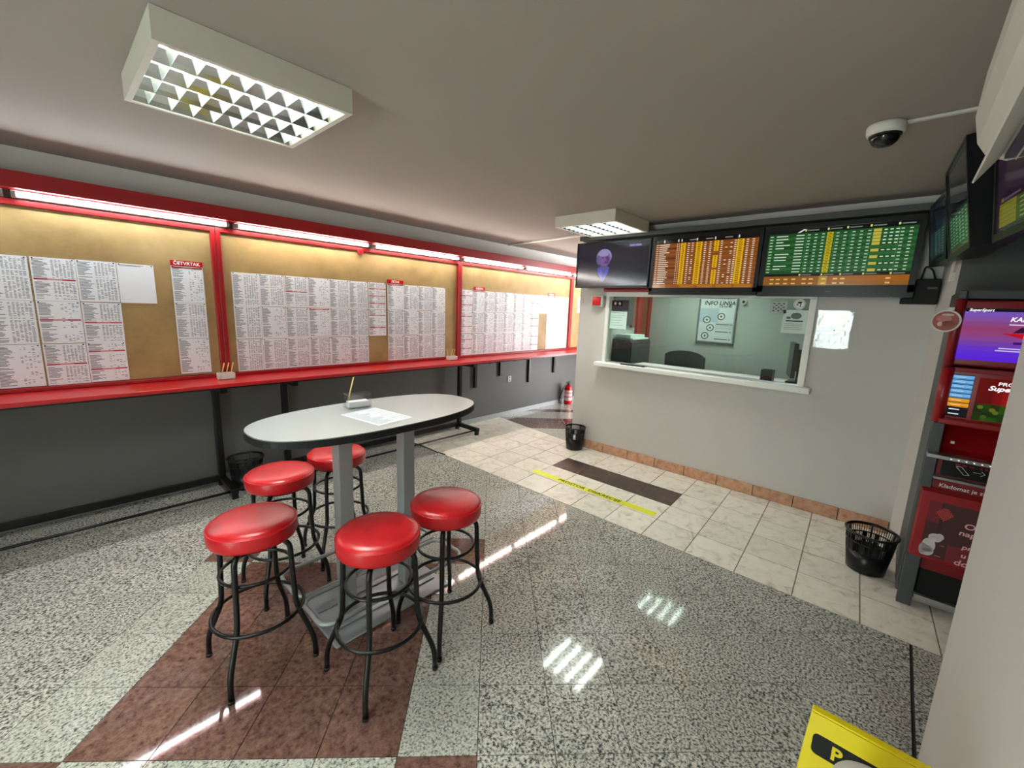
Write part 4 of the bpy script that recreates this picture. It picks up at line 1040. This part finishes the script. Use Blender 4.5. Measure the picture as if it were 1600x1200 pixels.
for i in range(11):
    for j in range(9):
        u, v = .055+.0145*i, .68+.026*j
        if abs(i-5)/5.5+abs(j-4.5)/5 < 1.0: s_.quads(O, U, V, N, [(u, v, u+.010, v+.020, srgb(220, 60, 56), 4)])
for u, v, ru, rv, c in ((.06, .20, .055, .13, (212, 202, 200)), (.02, .12, .03, .11, (206, 196, 194)), (.10, .36, .055, .075, (216, 206, 204)), (.13, .39, .035, .06, (216, 206, 204)), (.05, .10, .06, .09, (206, 196, 194)), (.055, .11, .035, .030, (120, 96, 96)), (.055, .125, .032, .028, (206, 196, 194))):
    s_.disc(O, U, V, N, u, v, ru, rv, srgb(*c), 5)
s_.quads(O, U, V, N, [(.15, .24, .18, .255, srgb(190, 90, 90), 5), (.12, .04, .17, .055, srgb(190, 90, 90), 5)])
po = obj('poster', s_, 'print', t)
M['pink_print'] = plain('pink_print', srgb(236, 176, 176), 0.5)
for txt, u, v, sz in (('Od', .285, .69, .044), ('nap', .26, .56, .038), ('pr', .305, .33, .034), ('u', .31, .18, .034), ('do', .27, .04, .044)):
    obj('lettering', text_mb(txt, sz, O+U*u+V*v, UY, V.normalized(), N, 'LEFT', .02, .1, 1.2, None, .0022), 'pink_print', po)
obj('plinth', MB().box((KX+.05, KY1+.03, .07), (KX+.10, KY0-.05, .31)), 'black_matte', t)
obj('plinth_red', MB().box((KX+.035, KY1+.03, .235), (KX+.05, KY0-.05, .315)), 'red_dark', t)
obj('foot_bar', MB().box((KX+.02, KY1+.03, .045), (KX+.06, KY0-.08, .072), .004).box((KX+.045, KY1+.03, .02), (KX+.07, KY0-.08, .045)), 'silver', t)
# round tag hanging on the kiosk
t = thing('round_tag', 'round red tag with white rim hanging on the kiosk corner', 'tag', (KX-.02, -.165, 1.565))
obj('rim', MB().lathe([(.058, 0), (.058, .005)], (KX-.028, -.172, 1.640), 28, (-1, 0, 0)), 'white_plastic', t)
s_ = MB(); O = Vector((KX-.0331, -.172, 1.640))
s_.disc(O, UY, Z3, NX, 0, 0, .050, .050, srgb(164, 84, 80), 1, 28)
for u, v, ru, rv, c in ((-.008, .012, .030, .018, (190, 120, 112)), (.012, -.014, .026, .016, (140, 70, 66)), (-.02, -.016, .010, .012, (226, 190, 180)), (.004, .032, .024, .006, (216, 190, 186))):
    s_.disc(O, UY, Z3, NX, u, v, ru, rv, srgb(*c), 3, 12)
obj('face', s_, 'print', t)
obj('clip', MB().box((KX-.032, -.196, 1.696), (KX+.0, -.170, 1.712), .002), 'white_plastic', t)

# ================================================================== WASTE BASKETS
def basket(cx, cy, label, rt_=.142, rb=.108, h=.275, slots=True):
    t = thing('waste_basket', label, 'basket', (cx, cy, 0), 'black plastic waste baskets')
    r = lambda z: rb+(rt_-rb)*z/h
    c = (cx, cy, 0)
    hl = h*.52
    obj('lower_wall', MB().lathe([(rb-.012, 0), (rb, .006), (r(hl), hl), (r(hl)-.004, hl), (rb-.004, .010), (.001, .010)], c, 36), 'black_plastic', t)
    obj('rim', MB().lathe([(r(h)-.003, h-.018), (r(h)+.004, h-.016), (r(h)+.007, h-.004), (r(h)+.004, h), (r(h)-.004, h), (r(h)-.004, h-.018), (r(h)-.003, h-.018)], c, 36, cap=False), 'black_plastic', t)
    obj('band', MB().lathe([(r(h*.76)-.002, h*.745), (r(h*.76)+.0015, h*.745), (r(h*.76)+.0015, h*.775), (r(h*.76)-.002, h*.775), (r(h*.76)-.002, h*.745)], c, 36, cap=False), 'black_plastic', t)
    bars = MB(); n = 60
    for k in range(n):
        a = 2*PI*k/n; d = Vector((math.cos(a), math.sin(a), 0)); T = Vector((-d.y, d.x, 0))
        wide = .012 if k % 10 == 0 else .0032
        p0 = Vector(c)+d*(r(hl-.004)-.002)+Z3*(hl-.004); p1 = Vector(c)+d*(r(h-.012)-.002)+Z3*(h-.012)
        bars.obox((p0+p1)/2, T, p1-p0, d, wide, (p1-p0).length, .003)
    for k in range(12):                     # tongues of the lower row of slots
        a = 2*PI*(k+.5)/12; d = Vector((math.cos(a), math.sin(a), 0)); T = Vector((-d.y, d.x, 0))
        p0 = Vector(c)+d*(r(h*.52)-.001)+Z3*(h*.51); p1 = Vector(c)+d*(r(h*.76)-.001)+Z3*(h*.76)
        bars.obox((p0+p1)/2, T, p1-p0, d, .026, (p1-p0).length, .003)
    o = obj('slotted_wall', bars, 'black_plastic', t); o['kind'] = 'stuff'
basket(3.51, -.060, 'black slotted waste basket beside the red kiosk', .136, .103)
basket(4.105, 2.665, 'black slotted waste basket at the booth wall corner', .118, .096)
basket(1.045, 4.015, 'black waste basket under the red counter behind the stools', .135, .105)

# ================================================================== FLOOR MARKINGS, CABLE, SIGN
t = thing('floor_tape', 'yellow privacy line tape with black lettering on the cream tiles', 'tape', (3.2, 1.9, 0))
tp = MB().add([(3.165, 1.255, .0012), (3.245, 1.255, .0012), (3.245, 2.545, .0012), (3.165, 2.545, .0012)], [(0, 1, 2, 3)]); tp.box((3.165, 1.255, .0004), (3.245, 2.545, .0010))
obj('strip', tp, 'yellow_tape', t)
obj('lettering', text_mb('PROSTOR  DISKRECIJE', .060, (3.205, 1.90, .0016), UY, X3, Z3, 'CENTER', .02, width=1.12), 'black_matte', t)
tag(obj('floor_cable', MB().tube(fillet([(2.74, 4.15, .012), (2.80, 4.02, .006), (2.815, 3.80, .006), (2.80, 3.64, .006), (2.825, 3.50, .006)], .1), .006, 6), 'black_plastic'), 'short black cable snaking over the floor under the counter', 'cable')
# yellow folding floor sign
t = thing('floor_sign', 'yellow folding floor warning sign with black letter panel', 'sign', (1.28, -.06, 0))
HS = .60; ytop0, ytop1, ybot0, ybot1 = .024, -.205, .050, -.232
def leaf(sx):
    a = [(1.272+sx*.004, ytop0, HS), (1.272+sx*.004, ytop1, HS), (1.272+sx*.150, ybot1, 0), (1.272+sx*.150, ybot0, 0)]
    n = Vector((sx, 0, .24)).normalized()*.010
    return MB().extrude(a, n)
obj('leaf', leaf(-1), 'yellow_plastic', t); obj('leaf', leaf(1), 'yellow_plastic', t)
obj('hinge', MB().box((1.262, ytop1, HS-.012), (1.284, ytop0, HS+.006), .003), 'yellow_plastic', t)
n = Vector((-1, 0, .24)).normalized()
V = (Vector((1.268, 0, HS))-Vector((1.122, 0, 0))).normalized()
O = Vector((1.268, ytop0-.012, HS))-V*.098+n*.0105
pl = MB()
cpts = []
for cxx, cyy, a0 in ((.20-.012, .012, -90), (.20-.012, .052-.012, 0), (.012, .052-.012, 90), (.012, .012, 180)):
    for k in range(5):
        a = math.radians(a0+22.5*k); cpts.append((cxx+.012*math.cos(a), cyy+.012*math.sin(a)))
pl.add([O+UY*a+V*b for a, b in cpts], [list(range(len(cpts)))])
obj('letter_panel', pl, 'black_matte', t)
obj('lettering', text_mb('P', .044, O+UY*.040+V*.024, UY, V, n, 'LEFT', .035, width=1.0), 'yellow_plastic', t)
t = thing('plastic_container', 'rounded white plastic container in front of the yellow floor sign', 'container', (1.0, -.098, 0))
obj('body', MB().lathe([(.070, 0), (.074, .01), (.076, .62), (.075, .675), (.068, .703), (.048, .715), (.001, .719)], (1.0, -.098, 0), 40), 'white_plastic', t)
obj('seam', MB().lathe([(.0768, .652), (.0768, .657)], (1.0, -.098, 0), 40), 'grey_metal', t)

# ================================================================== CEILING ITEMS
t = thing('dome_camera', 'white dome security camera with smoked lens on the ceiling', 'camera', (2.66, .185, 2.42))
cc = (2.665, .178, CE)
obj('base', MB().lathe([(.070, 0), (.073, -.010), (.070, -.034), (.064, -.044)], cc, 36), 'white_plastic', t)
obj('rim', MB().lathe([(.060, -.0435), (.060, -.050), (.056, -.052)], cc, 36), 'black_plastic', t)
obj('dome', MB().lathe([(.055*math.cos(a), -.050-.045*math.sin(a)) for a in [k*PI/2/9 for k in range(9)]]+[(.001, -.095)], cc, 32), 'smoked_dome', t)
tag(obj('cable_duct', MB().box((2.650, -.28, CE-.012), (2.672, .11, CE-.0005), .002), 'white_plastic'), 'thin white cable duct from the dome camera to the side wall', 'duct')
tag(obj('cable_duct', MB().obox((4.42, 3.57, CE-.010), (.16, 1.30, 0), Z3, (1, 0, 0), 1.31, .018, .03), 'white_plastic'), 'white cable duct on the ceiling beside the far board', 'duct')
# air conditioner on the wall beside the camera
t = thing('air_conditioner', 'white wall air conditioner with open flap at the upper right', 'air conditioner', (1.5, -.2, 2.1))
pf = [(-.28, 2.12), (-.16, 2.105), (-.115, 2.125), (-.090, 2.165), (-.075, 2.24), (-.080, 2.36), (-.10, 2.40), (-.28, 2.41)]
obj('body', MB().extrude([(1.10, y, z) for y, z in pf], (.86, 0, 0)), 'white_plastic', t)
obj('end_cap', MB().extrude([(1.96, y*.985-.003, z) for y, z in pf], (.012, 0, 0)), 'white_plastic', t)
obj('outlet', MB().box((1.13, -.235, 2.098), (1.92, -.150, 2.112)), 'dark_grey', t)
for k in range(3): obj('outlet_blade', MB().box((1.13, -.225+.025*k, 2.092), (1.92, -.222+.025*k, 2.104)), 'white_plastic', t)
obj('flap', MB().add([(1.14, -.140, 2.112), (1.93, -.140, 2.112), (1.93, -.095, 2.045), (1.14, -.095, 2.045), (1.14, -.144, 2.109), (1.93, -.144, 2.109), (1.93, -.099, 2.042), (1.14, -.099, 2.042)], [(0, 1, 2, 3), (7, 6, 5, 4), (0, 4, 5, 1), (1, 5, 6, 2), (2, 6, 7, 3), (3, 7, 4, 0)]), 'white_plastic', t)

# ================================================================== FIRE EXTINGUISHER
t = thing('fire_extinguisher', 'red fire extinguisher standing against the dark wall in the passage', 'fire extinguisher', (6.06, 4.13, 0))
c = (6.06, 4.13, 0); lb = MB().lathe([(.0706, .07), (.0706, .25)], c, 24, cap=False)
obj('cylinder', MB().lathe([(.060, 0), (.068, .008), (.070, .03), (.070, .27), (.062, .305), (.040, .330), (.022, .340), (.001, .342)], c, 24), 'red_gloss', t)
M['pale_label'] = plain('pale_label', srgb(214, 180, 176), 0.5, noise=0.25, nscale=60)
obj('label_wrap', lb, 'pale_label', t)
obj('label_line', MB().lathe([(.0710, .13), (.0710, .145)], c, 24, cap=False).lathe([(.0710, .20), (.0710, .212)], c, 24, cap=False), 'red_gloss', t)
obj('valve', MB().lathe([(.018, .340), (.018, .375)], c, 12), 'black_metal', t)
obj('handle', MB().box((6.0, 4.12, .372), (6.09, 4.14, .380)).box((6.0, 4.12, .392), (6.09, 4.14, .400)), 'black_metal', t)
obj('hose', MB().tube(fillet([(6.05, 4.13, .355), (5.93, 4.12, .34), (5.85, 4.12, .22), (5.80, 4.12, .13)], .08), .011, 8), 'black_plastic', t)
obj('nozzle', MB().lathe([(.011, 0), (.018, .04)], (5.80, 4.12, .13), 10, (-.35, 0, -.9)), 'dark_grey', t)
